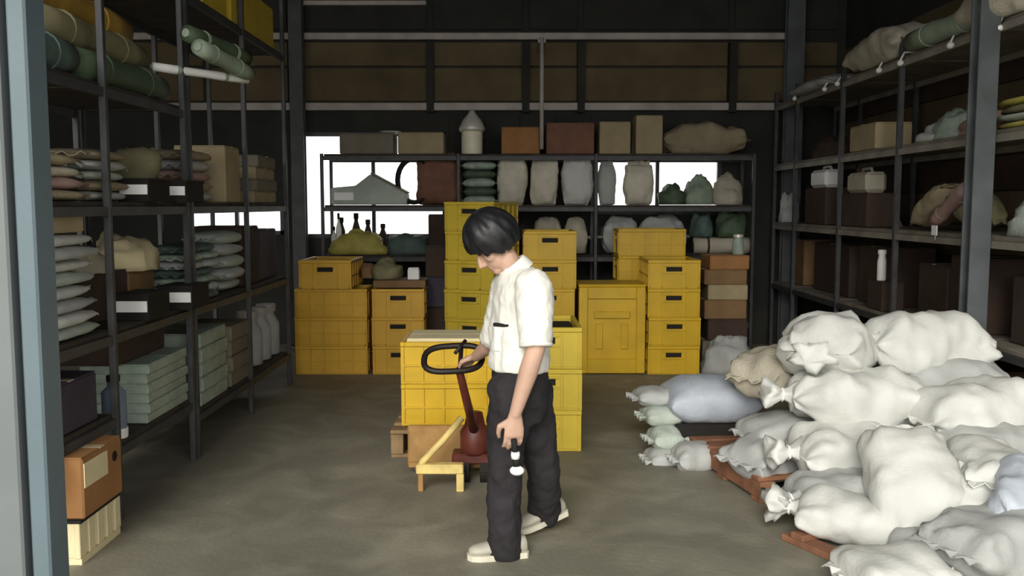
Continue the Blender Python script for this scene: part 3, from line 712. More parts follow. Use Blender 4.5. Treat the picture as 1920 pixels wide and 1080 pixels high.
for i in range(5):
    yy = -.18 + i * .09
    MB().bx(.135, .16, yy - .03, yy + .03, .03, .19).build('slat', M['cream'], t, .003)
for i in range(4):
    xx = -.12 + i * .08
    MB().bx(xx - .028, xx + .028, -.2, -.18, .03, .19).build('slat', M['cream'], t, .003)
MB().bx(-.16, .165, -.205, .205, .19, .205).build('tray_rim', M['hole'], t)
crate('lone yellow crate on the floor at the lower left picture edge', (LX - .56, 4.05, 0), H, 'yellow', 'yellow crates on the floor')
sack('stuffed_sack', 'pale sack glimpsed left of the near column', 'sack', (LX - .36, 3.62, .69), .5, .4, .26, H, R(0), 0, SG, 120, 'seam', True)
# top of the near rack: tarpaulins
for k, (ya, yb, dx, z, r, m, lbl) in enumerate((
        (3.6, 4.36, -.12, 2.29, .085, 'teal', 'grey-green rolled tarpaulin nearest the column on the near left rack'),
        (4.45, 5.5, -.12, 2.29, .085, 'green', 'dark green rolled tarpaulin at the front of the top left shelf'),
        (4.45, 5.45, -.30, 2.29, .085, 'purple', 'dark purple roll behind the dark green tarpaulin roll'),
        (4.2, 5.4, -.2, 2.455, .085, 'olive', 'olive roll lying over the dark green tarpaulin'),
        (4.1, 5.5, -.34, 2.62, .10, 'mustard', 'mustard yellow tarpaulin roll at the top of the left rack'))):
    roll('tarpaulin_roll', lbl, (LX + dx, ya, z), (LX + dx, yb, z), r, M[m], mend=M[m])
for k, (p0, p1, r, m, lbl) in enumerate((
        ((350, 62), (462, 110), .05, 'green', 'green cloth roll slanting down at the end of the near left rack'),
        ((372, 88), (466, 138), .05, 'greenp', 'pale green roll slanting down beside the dark green one'),
        ((398, 112), (464, 150), .026, 'whitep', 'thin white tube sticking out below the pale green roll'))):
    a = at(p0[0], p0[1], 5.35); b = at(p1[0], p1[1], 5.95)
    if k == 2: a = Vector((LX - .12, 5.44, 2.415))
    roll('cloth_roll', lbl, a, b, r, M[m], mend=M['greenp'])
carton('tan_carton', 'grey-tan carton on the top left shelf between rolls and yellow boxes', 'box', LX - .3, 5.9, 2.92, .3, .38, .14, M['cardg'])
for k, (ya, yb) in enumerate(((6.1, 6.62), (6.72, 7.9))):
    t = carton('yellow_box', 'yellow box on the very top left shelf, %s' % ('narrow nearer one', 'wide farther one')[k], 'box', LX - .235, (ya + yb) / 2, 2.92, .4, yb - ya, .34, M['yellow3'], 0, True)

# ================================================================ BACK RACK CONTENTS
def bitem(pa, pb, ta, Y=None, level=2):
    Y = Y or BY + .04
    a = at(pa, 300, Y); b = at(pb, 300, Y); zt = at((pa + pb) / 2, ta, Y).z
    return (a.x + b.x) / 2, b.x - a.x, BZ[level], max(.03, zt - BZ[level])
def bcarton(label, pa, pb, ta, level, m, dep=.36, tape=True, name='carton', Y=None):
    x, w_, z, h = bitem(pa, pb, ta, Y, level)
    return carton(name, label, 'box', x, (Y or BY + .04) + dep / 2, z, w_, dep, h, m, 0, tape)
def bsack(label, pa, pb, ta, level, m, seed, up=False, T=None, name='sack', Y=None, tb=None):
    x, w_, z, h = bitem(pa, pb, ta, Y, level)
    Y = Y or BY + .04
    if up:   # standing sack
        t = T or .24
        sack(name, label, 'sack', (x, Y + t / 2 + .02, z + h / 2), h, w_, t, H, R(-90), 0, m, seed, 'seam', True)
    else:
        sack(name, label, 'sack', (x, Y + .25, z + h * .44), w_, .36, h * 1.08, 0, 0, 0, m, seed, 'seam', True)
# top shelf
bcarton('low grey-brown carton at the left end of the back rack\'s top', 637, 738, 250, 2, M['cardg'])
bcarton('low olive-tan carton second on the back rack\'s top', 746, 832, 248, 2, M['cardt'])
t = thing('enamel_plate', 'small white dish lying on the cartons atop the back rack', 'dish', (at(732, 243, BY + .2).x, BY + .2, BZ[2] + bitem(637, 738, 250)[3] + .002))
MB().lathe([(.06, 0), (.11, .022), (.118, .024), (.112, .03), (.06, .012)], 24).build('dish_bowl', M['whitep'], t, smooth=True)
MB().lathe([(.05, -.001), (.05, .004)], 18).build('foot_ring', M['tin'], t)
x, w_, z, h = bitem(862, 907, 205)
t = thing('metal_canister', 'cream metal canister with a conical tin lid on the back rack', 'canister', (x, BY + .16, z))
r = w_ * .44
MB().lathe([(r * .95, 0), (r, .01), (r, h * .52), (r * .95, h * .54)], 22).build('canister_body', M['tinc'], t, smooth=True)
MB().lathe([(r * 1.2, h * .52), (r * 1.25, h * .6), (r * .9, h * .78), (r * .4, h * .92), (r * .25, h)], 22).build('conical_lid', M['tin'], t, smooth=True)
MB().tube([(r * 1.0, 0, h * .45), (r * 1.45, 0, h * .4), (r * 1.5, 0, h * .2), (r * 1.0, 0, h * .12)], .012, 8).build('handle', M['hole'], t, smooth=True)
c0 = bcarton('orange-brown carton with a pale strip atop the back rack', 940, 1012, 238, 2, M['cardo'])
bcarton('red-brown carton right of the thin wall pipe', 1024, 1114, 230, 2, M['redb'])
bcarton('square tan carton right of the red-brown carton', 1124, 1182, 228, 2, M['cardt'])
bcarton('taller tan carton beside the long tan sack on the back rack', 1192, 1242, 216, 2, M['cardt'])
bsack('long tan sack lying at the right end of the back rack\'s top', 1248, 1405, 225, 2, M['sackt'], 201)
# middle shelf
x, w_, z, h = bitem(618, 762, 326, None, 1)
t = thing('wedge_package', 'grey wedge-shaped package with a steep slanted top on the back rack', 'package', (x, BY + .2, z))
hw = w_ / 2
prof = [(-hw, 0), (hw, 0), (hw * .98, h * .38), (hw * .05, h), (-hw * .35, h * .62), (-hw, h * .55)]
q = MB(); n = len(prof)
q.add([(a, -.15, b) for a, b in prof] + [(a, .15, b) for a, b in prof], [tuple(range(n)), tuple(reversed(range(n, 2 * n)))] + [(i, (i + 1) % n, (i + 1) % n + n, i + n) for i in range(n)])
q.build('package_body', M['sackgr'], t, .012)
d = Vector((hw * .93, 0, -h * .62)); an = math.atan2(h * .62, hw * .93)
MB().box((hw * .52, 0, h * .71), (d.length, .32, .014), Matrix.Rotation(an, 3, 'Y')).build('lid_flap', M['cardg'], t)
MB().bx(-hw * .9, -hw * .4, -.153, -.15, h * .15, h * .4).build('paper_label', M['white'], t)
# looped hose / ring next to red-brown bag
x, w_, z, h = bitem(755, 792, 292, None, 1)
t = thing('hose_ring', 'black hose coiled into a ring beside the red-brown bag', 'hose', (x, BY + .12, z))
for k in range(3):
    rr = h / 2 - .02 - k * .006
    MB().tube([(rr * .75 * math.cos(a), k * .035, h / 2 + rr * math.sin(a)) for a in [2 * math.pi * j / 24 for j in range(25)]], .02, 8).build('hose_turn', M['hole'], t, smooth=True)
bsack('red-brown cloth bag standing on the middle of the back rack', 778, 862, 292, 1, M['redb'], 203, True, .3)
x, w_, z, h = bitem(866, 930, 292, None, 1)
sack_stack('dark green folded tarp', 'of the small pile on the back rack', 5, x, BY + .24, z, w_, .34, h / 5, 0, [M['greeng'], M['green']], 71, 'folded tarps on the back rack', 'tarp', 'folded_tarp', .008)
bsack('upright pale sack next to the folded green tarps', 932, 988, 292, 1, M['sackp'], 205, True)
bsack('upright beige sack third from the right post of the back rack', 994, 1048, 298, 1, M['sackp'], 206, True)
bsack('upright white sack with a peaked top on the back rack', 1054, 1112, 290, 1, SW, 207, True)
bsack('small narrow upright sack just right of the middle post', 1123, 1156, 308, 1, SG, 208, True, .16)
bsack('dark-rimmed pale sack standing against the bright window', 1172, 1230, 308, 1, M['sackp'], 209, True)
for k, (pa, pb, ta, m, lbl) in enumerate(((1240, 1292, 346, 'green', 'dark green bundle against the window right of the pale sacks'),
                                   (1288, 1342, 334, 'greenp', 'pale green bundle in the window corner of the back rack'), (1344, 1402, 330, 'sackb', 'beige bundle beside the right post of the back rack'))):
    x, w_, z, h = bitem(pa, pb, ta, None, 1)
    heap('cloth_bundle', lbl, 'bundle', (x, BY + .22, z), w_, .34, h, M[m], 31 + k)
# lower shelf
x, w_, z, h = bitem(608, 716, 434, None, 0)
heap('yellow_bag', 'yellow-green bag lying on the lower left of the back rack', 'bag', (x, BY + .2, z), w_, .36, h * 1.0, M['yelbag'], 12)
for k, px in enumerate((640, 668, 690, 718)):
    x = at(px, 430, BY + .42).x
    bottle('spray_bottle', 'dark bottle with a black knob cap, %s behind the yellow-green bag' % ('first from the left', 'second from the left', 'third from the left', 'fourth from the left')[k], x, BY + .42, BZ[0], .045, at(px, (408, 400, 412, 420)[k], BY + .42).z - BZ[0], M['cardd'], M['hole'], 'bottle', .5)
for k, (px, ta) in enumerate(((588, 425), (597, 400))):
    x = at(px, 430, BY + .3).x
    bottle('white_bottle', 'slim white bottle at the left post of the back rack, %s' % ('shorter one', 'taller one')[k], bxs[0] + .06 + .07 * k, BY + .3 - .1 * k, BZ[0], .032, at(px, ta, BY + .3).z - BZ[0], M['whitep'], M['hole'])
x, w_, z, h = bitem(716, 802, 442, None, 0)
heap('green_tarp', 'dark teal tarp heaped on the lower shelf of the back rack', 'tarp', (x, BY + .2, z), w_, .4, h * 1.1, M['teal'], 15)
bcarton('narrow dark brown carton just left of the tall yellow stack', 802, 838, 402, 0, M['cardd'], .3)
bsack('beige sack lying behind the stack right of the man', 1002, 1056, 404, 0, SB, 211)
bsack('pale sack lying by the middle post of the back rack', 1060, 1104, 406, 0, SB, 212)
bsack("smaller grey sack lying just right of the back rack's middle post", 1134, 1203, 404, 0, SG, 213)
bsack('larger grey sack lying above the yellow crates on the right', 1206, 1294, 402, 0, SG, 214)
a = at(1300, 452, BY + .15); b = at(1404, 448, BY + .15)
roll('mat_roll', 'pale rolled mat on the lower right of the back rack', (a.x, BY + .15, BZ[0] + .095), (b.x, BY + .15, BZ[0] + .095), .092, M['sackb'], mend=M['cardd'])
for k, (pa, pb, ta, m, lbl) in enumerate(((1296, 1340, 398, 'teal', 'dark teal bundle lying on top of the rolled mat'), (1345, 1404, 392, 'green', 'dark green bundle on the right end of the rolled mat'))):
    x, w_, z, h = bitem(pa, pb, ta, BY + .2, 0)
    heap('cloth_bundle', lbl, 'bundle', (x, BY + .2, BZ[0] + .19), w_, .3, max(.1, h - .19), M[m], 41 + k)
# white tin on the flat carton, items beside the yellow crates
c = at(776, 516, 8.72)
t = thing('white_tin', 'small white tin standing on the flat brown carton', 'tin', (c.x, 8.72, 3 * CH + .074))
MB().bx(-.055, .055, -.055, .055, 0, .1).build('tin_body', M['white'], t, .006)
MB().bx(-.05, .05, -.05, .05, .1, .112).build('lid', M['whitep'], t, .003)
heap('green_tarp', 'small olive-green cloth on the flat brown carton', 'tarp', (cx(690, 760, 8.8, 510), 8.85, 3 * CH + .074), .3, .3, .18, M['olive'], 18)
heap('brown_bag', 'small brown bag behind the top left yellow crate', 'bag', (cx(668, 716, 8.9, 500), 8.95, 3 * CH + .074 if False else 3 * CH + .074), .2, .26, .14, M['card'], 19)
for i in range(4):
    carton('dark_carton', 'dark box, %s of the column between the yellow stacks' % nth(i, 4), 'box', cx(800, 836, 8.9), 9.05, i * .3, .2, .34, .299, M['cardd'] if i % 2 else M['purple'], 0, False, 'dark boxes between the yellow stacks')
# brown shelves right of the crates
x0, x1 = at(1322, 560, 8.9).x, at(1402, 560, 8.9).x
zz = 0.0
for i, (h, m) in enumerate(((.26, 'cardg'), (.22, 'cardd'), (.19, 'card'), (.15, 'cardt'), (.15, 'card'), (.14, 'cardo'))):
    carton('brown_carton', 'brown carton, %s of the column right of the yellow crates' % nth(i, 6), 'box', (x0 + x1) / 2 + (.02 if i % 2 else -.01), 9.1, zz, x1 - x0 - .03 * (i % 2), .4, h - .001, M[m], .03 * (i % 3 - 1), True, 'brown cartons right of the yellow crates')
    zz += h
heap('grey_bag', 'crumpled grey bag on the floor right of the yellow crates', 'bag', (at(1365, 680, 8.6).x, 8.62, 0), .5, .4, .36, M['sackg'], 25)
c = at(1392, 480, 8.95)
bottle('glass_jar', 'greenish glass jar on top of the brown carton column', c.x - .02, 9.05, zz, .06, .2, M['greeng'], M['tin'], 'jar', .7)

# ================================================================ RIGHT RACK CONTENTS
def rb(pa, pb, py): 
    a, b = onX(pa, py, RX).y, onX(pb, py, RX).y
    return (a + b) / 2, a - b          # smaller px = farther
def rz_(px, py): return onX(px, py, RX).z
# top shelf sacks with drooping tied ends
for k, (pa, pb, z, th, m, lbl, sd) in enumerate((
        (1800, 1930, 2.72, .26, 'sackb', 'big cream sack at the top right corner on the right rack', 301),
        (1590, 1700, 2.72, .32, 'sackb', 'round-backed grey-beige sack drooping off the right rack\'s top shelf', 303),
        (1486, 1556, 2.72, .13, 'sackg', 'small grey sack at the far end of the right rack\'s top shelf', 304))):
    yc, ln = rb(pa, pb, 100 if k == 1 else (20 if k == 0 else 170))
    sack('stuffed_sack', lbl, 'sack', (RX + .12, yc, z + th * .45), min(ln, 1.1), .42, th, H, 0, R(-6), M[m], sd, 'seam', True)
yc, ln = rb(1712, 1850, 70)
roll('tarpaulin_roll', 'pale green roll along the edge of the right rack\'s top shelf', (RX + .0, yc - ln / 2, 2.80), (RX + .0, yc + ln / 2, 2.80), .075, M['greenp'], mend=M['greenp'])
for k, (px, py) in enumerate(((1490, 185), (1546, 167), (1570, 157), (1648, 132), (1688, 118), (1782, 85), (1872, 53))):
    p = onX(px, py, RX - .03)
    t = thing('tie_knot', 'white knob on the right rack\'s top edge, %s' % ('farthest one', 'second from the far end', 'third from the far end', 'fourth from far end, under round sack', 'fifth from far end, beside round sack', 'below the pale green roll', 'nearest one, below the cream sack')[k], 'cord', p, 0, 'white knobs on the right rack edge')
    MB().ell((0, 0, 0), ((.024, 0, 0), (0, .03, 0), (0, 0, .024)), 12, 8).build('knob', M['tie'], t, smooth=True)
    MB().tube([(0, 0, .02), (.03, 0, 2.745 - p.z if 2.745 - p.z > .03 else .05), (.12, 0, max(2.745 - p.z, .05))], .008, 6).build('cord', M['tie'], t)
# second shelf
yc, ln = rb(1588, 1648, 255)
carton('cream_carton', 'cream carton on the second shelf of the right rack', 'box', RX + .15, yc, 2.06, .3, ln * .8, rz_(1618, 234) - 2.06, M['cardt'])
for k, (pa, pb, ta, m, lbl) in enumerate(((1700, 1740, 232, 'sackg', 'small grey lump of cloth on the right rack\'s second shelf'), (1722, 1772, 206, 'greeng', 'grey-green bundle on the right rack\'s second shelf'), (1768, 1818, 210, 'pink', 'dusty pink bundle next to the grey-blue column'))):
    yc, ln = rb(pa, pb, 240)
    heap('cloth_bundle', lbl, 'bundle', (RX + .2, yc, 2.06), .34, ln, rz_((pa + pb) / 2, ta) - 2.06, M[m], 50 + k)
yc, ln = rb(1852, 1935, 230)
sack_stack('olive-yellow flat bag', 'of the stack right of the grey-blue column', 4, RX + .24, yc, 2.06, .52, .4, .052, H, [M['yelbag'], M['sackgr'], M['olive']], 81, 'olive-yellow bags on the right rack')
heap('dark_bundle', 'dark bundle at the far end of the right rack\'s second shelf', 'bundle', (RX + .2, 8.95, 2.06), .35, .5, .2, M['cardd'], 57)
# third shelf
def can(label, px0, px1, ta, tb, m, mc):
    yc, ln = rb(px0, px1, 335)
    zb = rz_((px0 + px1) / 2, tb)
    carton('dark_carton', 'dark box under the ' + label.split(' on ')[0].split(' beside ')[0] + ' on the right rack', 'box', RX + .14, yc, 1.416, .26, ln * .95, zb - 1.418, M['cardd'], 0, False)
    t = thing('jerry_can', label, 'can', (RX + .12, yc, zb))
    h = rz_((px0 + px1) / 2, ta) - zb
    MB().bx(-.09, .09, -ln * .36, ln * .36, 0, h * .84).build('can_body', m, t, .03)
    MB().tube([(0, -ln * .2, h * .82), (0, -ln * .16, h * .98), (0, ln * .12, h * .98), (0, ln * .16, h * .82)], .014, 8).build('handle', m, t, smooth=True)
    MB().lathe([(.025, 0), (.025, .04), (.01, .045)], 10, (0, ln * .26, h * .83)).build('cap', mc, t)
    return t
can('bright white jerry can on the third shelf of the right rack', 1508, 1548, 312, 352, M['whitep'], M['hole'])
can('dull beige can beside the white jerry can on the right rack', 1574, 1626, 316, 362, M['sackb'], M['cardd'])
sack('leaning_bag', 'tan bag leaning in a triangle on the right rack\'s third shelf', 'bag', (RX + .2, 6.66, 1.60), .48, .34, .2, H, R(30), 0, M['sackt'], 311, 'seam', True)
sack('leaning_bag', 'olive-tan bag with an open corner beside the leaning triangle bag', 'bag', (RX + .24, 6.26, 1.58), .38, .3, .2, H, R(-24), 0, M['olive'], 312, 'seam', True)
a = onX(1752, 402, RX + .05); b = onX(1812, 352, RX + .05)
roll('cloth_roll', 'dusty pink tube leaning behind the grey-blue column', (RX + .05, a.y, 1.48), (RX + .05, b.y, b.z), .045, M['pink'], mend=M['pink'])
yc, ln = rb(1852, 1935, 380)
heap('cloth_bundle', 'large grey-green bag at the right edge on the third shelf', 'bundle', (RX + .22, yc, 1.415), .4, .5, .24, M['sackgr'], 61)
for k, (px, lbl) in enumerate(((1438, 'farther'), (1462, 'nearer'))):
    yc = onX(px, 380, RX).y
    heap('white_pouch', 'small white pouch at the far end of the right rack, %s one' % lbl, 'pouch', (RX + .1, yc, 1.415), .2, .24, .3, M['sackg'], 65 + k)
heap('dark_bundle', 'dark grey heap on the right rack behind the jerry cans', 'bundle', (RX + .36, 8.3, 1.415), .34, .8, .22, M['pink'], 68)
# hanging white tag under shelf, bottle on lower shelf
p = onX(1752, 432, RX - .02)
t = thing('hanging_tag', 'small white tag hanging under the right rack\'s third shelf', 'tag', p)
MB().bx(-.004, .004, -.04, .04, -.035, .035).build('tag_card', M['white'], t, .002)
MB().tube([(0, 0, .03), (.01, 0, 1.36 - p.z + .0)], .003, 6).build('string', M['tie'], t)
p = onX(1650, 526, RX + .05)
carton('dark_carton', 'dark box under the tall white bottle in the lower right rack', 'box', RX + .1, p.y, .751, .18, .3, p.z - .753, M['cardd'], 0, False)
bottle('white_bottle', 'tall white bottle standing alone in the dark lower right rack', RX + .06, p.y, p.z, .036, onX(1650, 468, RX + .06).z - p.z, M['whitep'], M['whitep'], 'bottle', .75)
for k, (ya, yb, h, m) in enumerate(((4.6, 5.6, .42, 'cardd'), (5.9, 6.4, .5, 'cardd'), (6.42, 6.9, .42, 'cardd'), (7.5, 8.1, .5, 'cardd'), (8.3, 9.3, .48, 'cardd'), (9.6, 10.1, .48, 'card'))):
    carton('brown_carton', 'dark carton on the lower right rack shelf, %s from the near end' % ('first', 'second', 'third', 'fourth', 'fifth', 'sixth')[k], 'box', RX + .36, (ya + yb) / 2, .75, .42, yb - ya - .02, h, M[m], 0, True, 'cartons on the lower right rack shelf')
for k, (ya, yb, h, m) in enumerate(((5.9, 6.85, .5, 'cardd'), (7.1, 8.1, .55, 'cardd'), (8.3, 9.4, .5, 'cardd'))):
    carton('brown_carton', 'dark carton on the floor under the right rack, %s from the near end' % ('first', 'second', 'third')[k], 'box', RX + .36, (ya + yb) / 2, 0, .5, yb - ya - .04, h, M[m], 0, True, 'cartons under the right rack')

# ================================================================ PERSON
PY = 4.08
def J(px, py, Y): return at(px, py, Y)
A_ = R(20)
FW = Vector((-math.cos(A_), -math.sin(A_), 0)); LS = Vector((math.sin(A_), -math.cos(A_), 0)); UP = Vector((0, 0, 1))
def chain(mb, pts, n=14):
    for i in range(len(pts) - 1):
        (a, ra), (b, rb_) = pts[i], pts[i + 1]
        mb.tube([a, Vector(a).lerp(Vector(b), .5), b], [ra, (ra + rb_) / 2, rb_], n)
    for p, r in pts: mb.ell(p, ((r, 0, 0), (0, r, 0), (0, 0, r)), n, 8)
def finish(o, voxel, smooth_it, disp=0.0, dscale=.12):
    md = o.modifiers.new('remesh', 'REMESH'); md.mode = 'VOXEL'; md.voxel_size = voxel; md.use_smooth_shade = True
    if smooth_it:
        s = o.modifiers.new('smooth', 'SMOOTH'); s.factor = .5; s.iterations = smooth_it
    if disp:
        tx = bpy.data.textures.new('cloth_folds', 'CLOUDS'); tx.noise_scale = dscale; tx.noise_depth = 2
        d = o.modifiers.new('folds', 'DISPLACE'); d.texture = tx; d.strength = disp; d.mid_level = .5; d.texture_coords = 'GLOBAL'
def ring(c, a, b, f=FW, s=LS, n=24, tilt=None, p=.9):
    c = Vector(c); out = []
    for k in range(n):
        t_ = 2 * math.pi * k / n; ca, sa = math.cos(t_), math.sin(t_)
        out.append(c + f * a * math.copysign(abs(ca) ** p, ca) + s * b * math.copysign(abs(sa) ** p, sa))
    return out
# joints
hipc = J(973, 712, PY); neck = J(966, 505, PY); headc = J(926, 454, PY - .01)
shN = J(1001, 538, PY - .17); elN = J(1005, 652, PY - .235); wrN = J(966, 776, PY - .26)
shF = J(955, 534, PY + .15); elF = J(925, 640, PY + .33); wrF = J(893, 668, 4.57)
hipN = J(958, 735, PY - .06); knN = J(946, 885, PY - .09); anN = J(946, 1040, PY - .06)
hipF = J(994, 735, PY + .09); knF = J(1018, 880, PY + .13); anF = J(1022, 990, PY + .26)
body = MB()
# torso core inside the clothes
body.rings([ring(hipc, .09, .13), ring(hipc.lerp(neck, .5), .09, .14), ring(neck - UP * .06, .07, .14), ring(neck, .052, .055)])
chain(body, [(neck + Vector((.0, 0, -.02)), .056), (neck.lerp(headc, .45), .052)])
# head frame: bowed, facing left and a little to the camera
hf = (Vector((-.74, -.12, -.66))).normalized(); hs = hf.cross(UP).normalized() * -1; hs = UP.cross(hf).normalized(); hu = hf.cross(hs).normalized()
if hu.z < 0: hu = -hu
def HP(f, s, u): return headc + hf * f + hs * s + hu * u
body.ell(HP(-.01, 0, .02), (hf * .096, hs * .075, hu * .105), 24, 18)                   # skull
body.ell(HP(.035, 0, -.055), (hf * .058, hs * .056, hu * .068), 20, 14)              # jaw
body.ell(HP(.072, 0, -.105), (hf * .022, hs * .028, hu * .02), 12, 8)                # chin
body.tube([HP(.088, 0, .005), HP(.104, 0, -.022), HP(.118, 0, -.042), HP(.092, 0, -.052)], [.009, .012, .016, .012], 10)   # nose
for s in (-1, 1):
    body.ell(HP(.055, s * .042, -.03), (hf * .03, hs * .024, hu * .028), 12, 8)       # cheek
    body.ell(HP(.08, s * .034, .022), (hf * .016, hs * .028, hu * .01), 12, 8)        # brow
    body.ell(HP(-.012, s * .078, -.02), (hf * .022, hs * .01, hu * .034), 12, 8)      # ear
    body.ell(HP(-.018, s * .084, -.01), (hf * .02, hs * .006, hu * .026), 12, 8)
body.ell(HP(.086, 0, -.074), (hf * .012, hs * .024, hu * .007), 12, 8); body.ell(HP(.084, 0, -.085), (hf * .012, hs * .021, hu * .007), 12, 8)   # lips
# arms
chain(body, [(shN, .052), (elN, .042)]); chain(body, [(elN, .041), (elN.lerp(wrN, .35), .043), (wrN, .027)])
chain(body, [(shF, .052), (elF, .042)]); chain(body, [(elF, .041), (elF.lerp(wrF, .35), .042), (wrF, .027)])
# legs inside the trousers
for h_, k_, a_ in ((hipN, knN, anN), (hipF, knF, anF)):
    a_ = a_ + UP * .07; chain(body, [(h_, .07), (k_, .05)]); chain(body, [(k_, .05), (a_, .032)])
# near hand: hanging, half closed around the tool. d = down the hand, b = back of hand (outwards), k = towards the thumb (forward)
def hand(mb, wr, d, b, curl, thumb_close, sc=1.0):
    d = d.normalized(); k = b.cross(d).normalized(); k = k if k.dot(FW) > 0 else -k
    palm = wr + d * .055 * sc
    mb.rings([[wr + d * t_ * sc + k * math.cos(an) * wk * sc + b * math.sin(an) * wb * sc for an in [2 * math.pi * j / 16 for j in range(16)]] for t_, wk, wb in ((-.01, .024, .02), (.02, .032, .017), (.06, .041, .016), (.088, .042, .014), (.096, .036, .009))])
    tips = []
    for i, (off, ln) in enumerate(((.032, .072), (.011, .080), (-.011, .074), (-.031, .058))):
        p = wr + d * (.088 - abs(off + .005) * .15) * sc + k * off * sc; dirv = d.copy(); pts = [(p - d * .012, .0095 * sc)]
        for seg, f in ((0, .45), (1, .32), (2, .23)):
            c = curl * (.6 + .5 * seg) * .62
            dirv = (dirv * math.cos(c) - b * math.sin(c)).normalized() if seg else (d * math.cos(c) - b * math.sin(c)).normalized()
            p = p + dirv * ln * f * sc; pts.append((p, (.0092 - .001 * seg) * sc))
        chain(mb, pts, 10); tips.append(p)
    p = wr + d * .03 * sc + k * .03 * sc - b * .004
    q1 = p + (d * .6 + k * .65 - b * .35).normalized() * .038 * sc
    q2 = q1 + (d * .85 + k * (.25 - thumb_close * .5) - b * .45).normalized() * .03 * sc
    q3 = q2 + (d * .8 - k * thumb_close * .6 - b * .5).normalized() * .024 * sc
    chain(mb, [(p - k * .01, .015 * sc), (q1, .0125 * sc), (q2, .0105 * sc), (q3, .009 * sc)], 10)
    return tips, palm
dN = (J(962, 845, PY - .27) - wrN).normalized()
bN = (Vector((.25, -.95, 0)) - dN * Vector((.25, -.95, 0)).dot(dN)).normalized()
tipsN, palmN = hand(body, wrN, dN, bN, .75, .5, 1.08)
# far hand: closed over the bar of the loop handle
grip = J(876, 676, 4.64)
dF = (grip - wrF).normalized()
bF = Vector((.1, .1, 1)); bF = (bF - dF * bF.dot(dF)).normalized()
tipsF, palmF = hand(body, wrF, dF, bF, 1.25, .6, 1.0)
person = body.build('person', M['skin'], None, smooth=True)
finish(person, .0055, 2)
tag(person, 'person in a white short-sleeved shirt and dark trousers, walking with head bowed', 'person')
# face details
for s in (-1, 1):
    MB().ell(HP(.086, s * .033, .004), (hf * .008, hs * .014, hu * .007), 12, 8).build('eye', M['eye'], person, smooth=True)
    MB().ell(HP(.094, s * .034, .027), (hf * .006, hs * .022, hu * .005), 10, 6).build('eyebrow', M['hair'], person, smooth=True)
MB().ell(HP(.094, 0, -.0795), (hf * .006, hs * .022, hu * .0025), 12, 6).build('mouth', M['lip'], person, smooth=True)
# hair: thick cap with a fringe
hr = MB(); nu_, nv_ = 96, 32; rs = []
for i in range(nv_ + 1):
    ph = -math.pi / 2 + math.pi * (i + .03) / (nv_ + .06); rr = []
    for j in range(nu_):
        a = 2 * math.pi * j / nu_
        d = Vector((math.cos(a) * math.cos(ph), math.sin(a) * math.cos(ph), math.sin(ph)))   # f, s, u
        lowest = -.72 if d.x < .1 else (-.72 + (d.x - .1) * .85)                           # hair line rises to the face
        lowest += .10 * noise.noise(Vector((a * 6.0, 2.2, 7.7))) + .05 * math.sin(a * 13)
        k = 1.0
        if d.z < lowest: k = max(.55, 1 - (lowest - d.z) * 2.2)
        nz = 1 + .05 * noise.noise(Vector((a * 3.2, ph * 2, 1.3))) + (.035 * noise.noise(Vector((a * 7, ph * 1.1, 5.1))) + .012 * math.sin(a * 17 + ph * 2.5)) * (1 - .6 * max(0, d.z))
        rr.append(HP(-.010 + d.x * .132 * k * nz, d.y * .108 * k * nz, .03 + d.z * .128 * k * nz))
    rs.append(rr)
hr.rings(rs); ho = hr.build('hair', M['hair'], person, smooth=True)
# shirt
sh = MB()
def tz(py, px): return J(px, py, PY)
sh.rings([ring(tz(692, 972), .128, .168), ring(tz(672, 972), .130, .172), ring(tz(630, 974), .128, .172), ring(tz(590, 978), .130, .182),
          ring(tz(555, 981), .124, .192), ring(tz(530, 980), .112, .180), ring(tz(512, 975), .092, .135), ring(tz(500, 969), .068, .075)])
slv = shN.lerp(elN, .96)
def sleeve(mb, a, b, r0, r1):
    mb.tube([a + (a - b) * .08, a, a.lerp(b, .5), a.lerp(b, .97)], [r0 * .75, r0, (r0 + r1) / 2 + .004, r1], 18)
    mb.ell(a, ((r0, 0, 0), (0, r0, 0), (0, 0, r0)), 16, 10)
sleeve(sh, shN, elN, .080, .072); sleeve(sh, shF, elF, .078, .070)
so = sh.build('shirt', M['shirt'], person, smooth=True); finish(so, .009, 4, .026, .08)
# collar, pocket, cuff hems, placket
cl = MB(); nkd = (headc - neck).normalized()
cu = nkd.cross(LS).normalized(); cv = nkd.cross(cu)
for k in range(1):
    cl.rings([[neck + nkd * t_ + cu * r * math.cos(a) + cv * r * math.sin(a) for a in [2 * math.pi * j / 24 for j in range(24)]] for t_, r in ((-.025, .083), (.005, .078), (.03, .070), (.032, .064), (.0, .062))], cap=False)
cl.build('collar', M['shirt'], so, smooth=True)
pc = tz(615, 978) + FW * .112 + LS * .075
pn = (FW * .80 + LS * .6).normalized(); ps = UP.cross(pn).normalized()
rotp = Matrix((ps, pn, UP)).transposed()
MB().box(pc - UP * .035, (.10, .016, .115), rotp).build('chest_pocket', M['shirt'], so, .004)
MB().box(pc + UP * .028 + pn * .006, (.10, .016, .016), rotp).build('pen_clip', M['hole'], so, .003)
for a, b, r in ((shN, elN, .0735), (shF, elF, .0715)):
    MB().tube([a.lerp(b, .93), a.lerp(b, .985)], r, 18).build('sleeve_hem', M['shirt'], so, smooth=True)
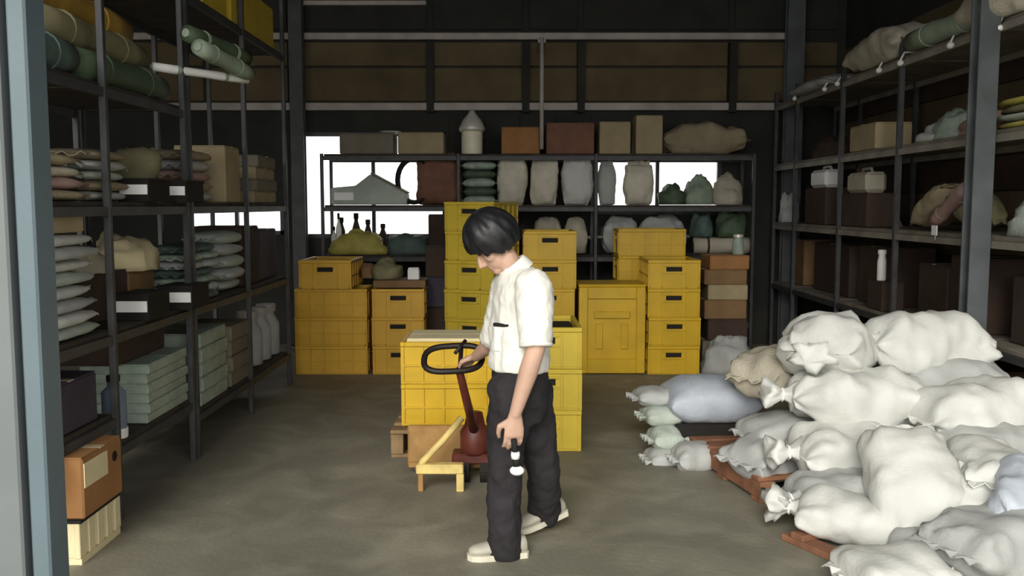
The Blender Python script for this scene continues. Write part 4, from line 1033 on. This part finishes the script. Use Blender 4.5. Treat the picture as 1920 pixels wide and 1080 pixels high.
# trousers
tr = MB()
tr.rings([ring(J(973, 684, PY), .112, .152), ring(J(973, 715, PY), .118, .160), ring(J(974, 750, PY), .116, .155), ring(J(976, 785, PY), .09, .13)])
chain(tr, [(hipN + LS * .0, .108), (hipN.lerp(knN, .5), .098), (knN, .081), (knN.lerp(anN, .5), .075), (anN + UP * .02, .080)], 18)
chain(tr, [(hipF, .105), (hipF.lerp(knF, .5), .094), (knF, .080), (knF.lerp(anF, .5), .078), (anF + UP * .085, .078)], 18)
to = tr.build('trousers', M['trous'], person, smooth=True); finish(to, .009, 4, .034, .085)
MB().rings([ring(J(973, 690, PY), .116, .156), ring(J(973, 683, PY), .117, .157)]).build('belt', M['hole'], to)
# shoes
def shoe(an, fwd, pitch, gz):
    fwd = fwd.normalized(); side = UP.cross(fwd).normalized()
    up2 = (UP * math.cos(pitch) + fwd * math.sin(pitch)).normalized(); f2 = (fwd * math.cos(pitch) - UP * math.sin(pitch)).normalized()
    o = Vector((an.x, an.y, gz)) - f2 * .05
    rs = []
    for x, w_, h_ in ((-.035, .020, .05), (-.025, .034, .075), (.02, .038, .085), (.08, .040, .078), (.13, .046, .058), (.18, .047, .05), (.215, .036, .042), (.235, .016, .03)):
        rs.append([o + f2 * x + side * (w_ * math.cos(a)) + up2 * (.02 + max(0, h_ * .5 + h_ * .5 * math.sin(a))) for a in [2 * math.pi * j / 16 for j in range(16)]])
    s = MB().rings(rs).build('shoe', M['shoe'], person, smooth=True)
    rs = []
    for x, w_ in ((-.04, .02), (-.03, .036), (.02, .041), (.08, .041), (.13, .049), (.19, .049), (.225, .036), (.242, .014)):
        rs.append([o + f2 * x + side * w_ * c_ + up2 * u_ for c_, u_ in ((-1, 0), (1, 0), (1, .026), (-1, .026))])
    MB().rings(rs).build('shoe_sole', M['sole'], s)
    lc = MB()
    for x in (.07, .095, .12): lc.tube([o + f2 * x + side * y + up2 * (.02 + z_) for y, z_ in ((-.03, .066 - (x - .07) * .25), (0, .088 - (x - .07) * .35), (.03, .066 - (x - .07) * .25))], .004, 6)
    lc.build('laces', M['tie'], s)
shoe(anN + Vector((.02, -.0, 0)), Vector((-1, -.18, 0)), 0.0, .0)
tipF = J(990, 1022, PY + .18)
shoe(anF + Vector((.03, 0, 0)), Vector((-.85, -.40, 0)), R(13), .06)
# tool in the near hand
p = J(966, 850, PY - .285); q = J(970, 888, PY - .285)
t = thing('hand_tool', 'small black tool with white ends held in the hanging hand', 'tool', p)
d = q - p
MB().tube([-d * .7, d * .05], .013, 12).build('grip', M['hole'], t, smooth=True)
MB().lathe([(.018, -.016), (.02, 0), (.018, .014)], 14, d * .08).build('white_band', M['whitep'], t, smooth=True)
MB().tube([d * .2, d * .62], .016, 12).build('shaft', M['hole'], t, smooth=True)
MB().ell(d * .85, ((.032, 0, 0), (0, .02, 0), (0, 0, .022)), 14, 10).build('white_end', M['whitep'], t, smooth=True)
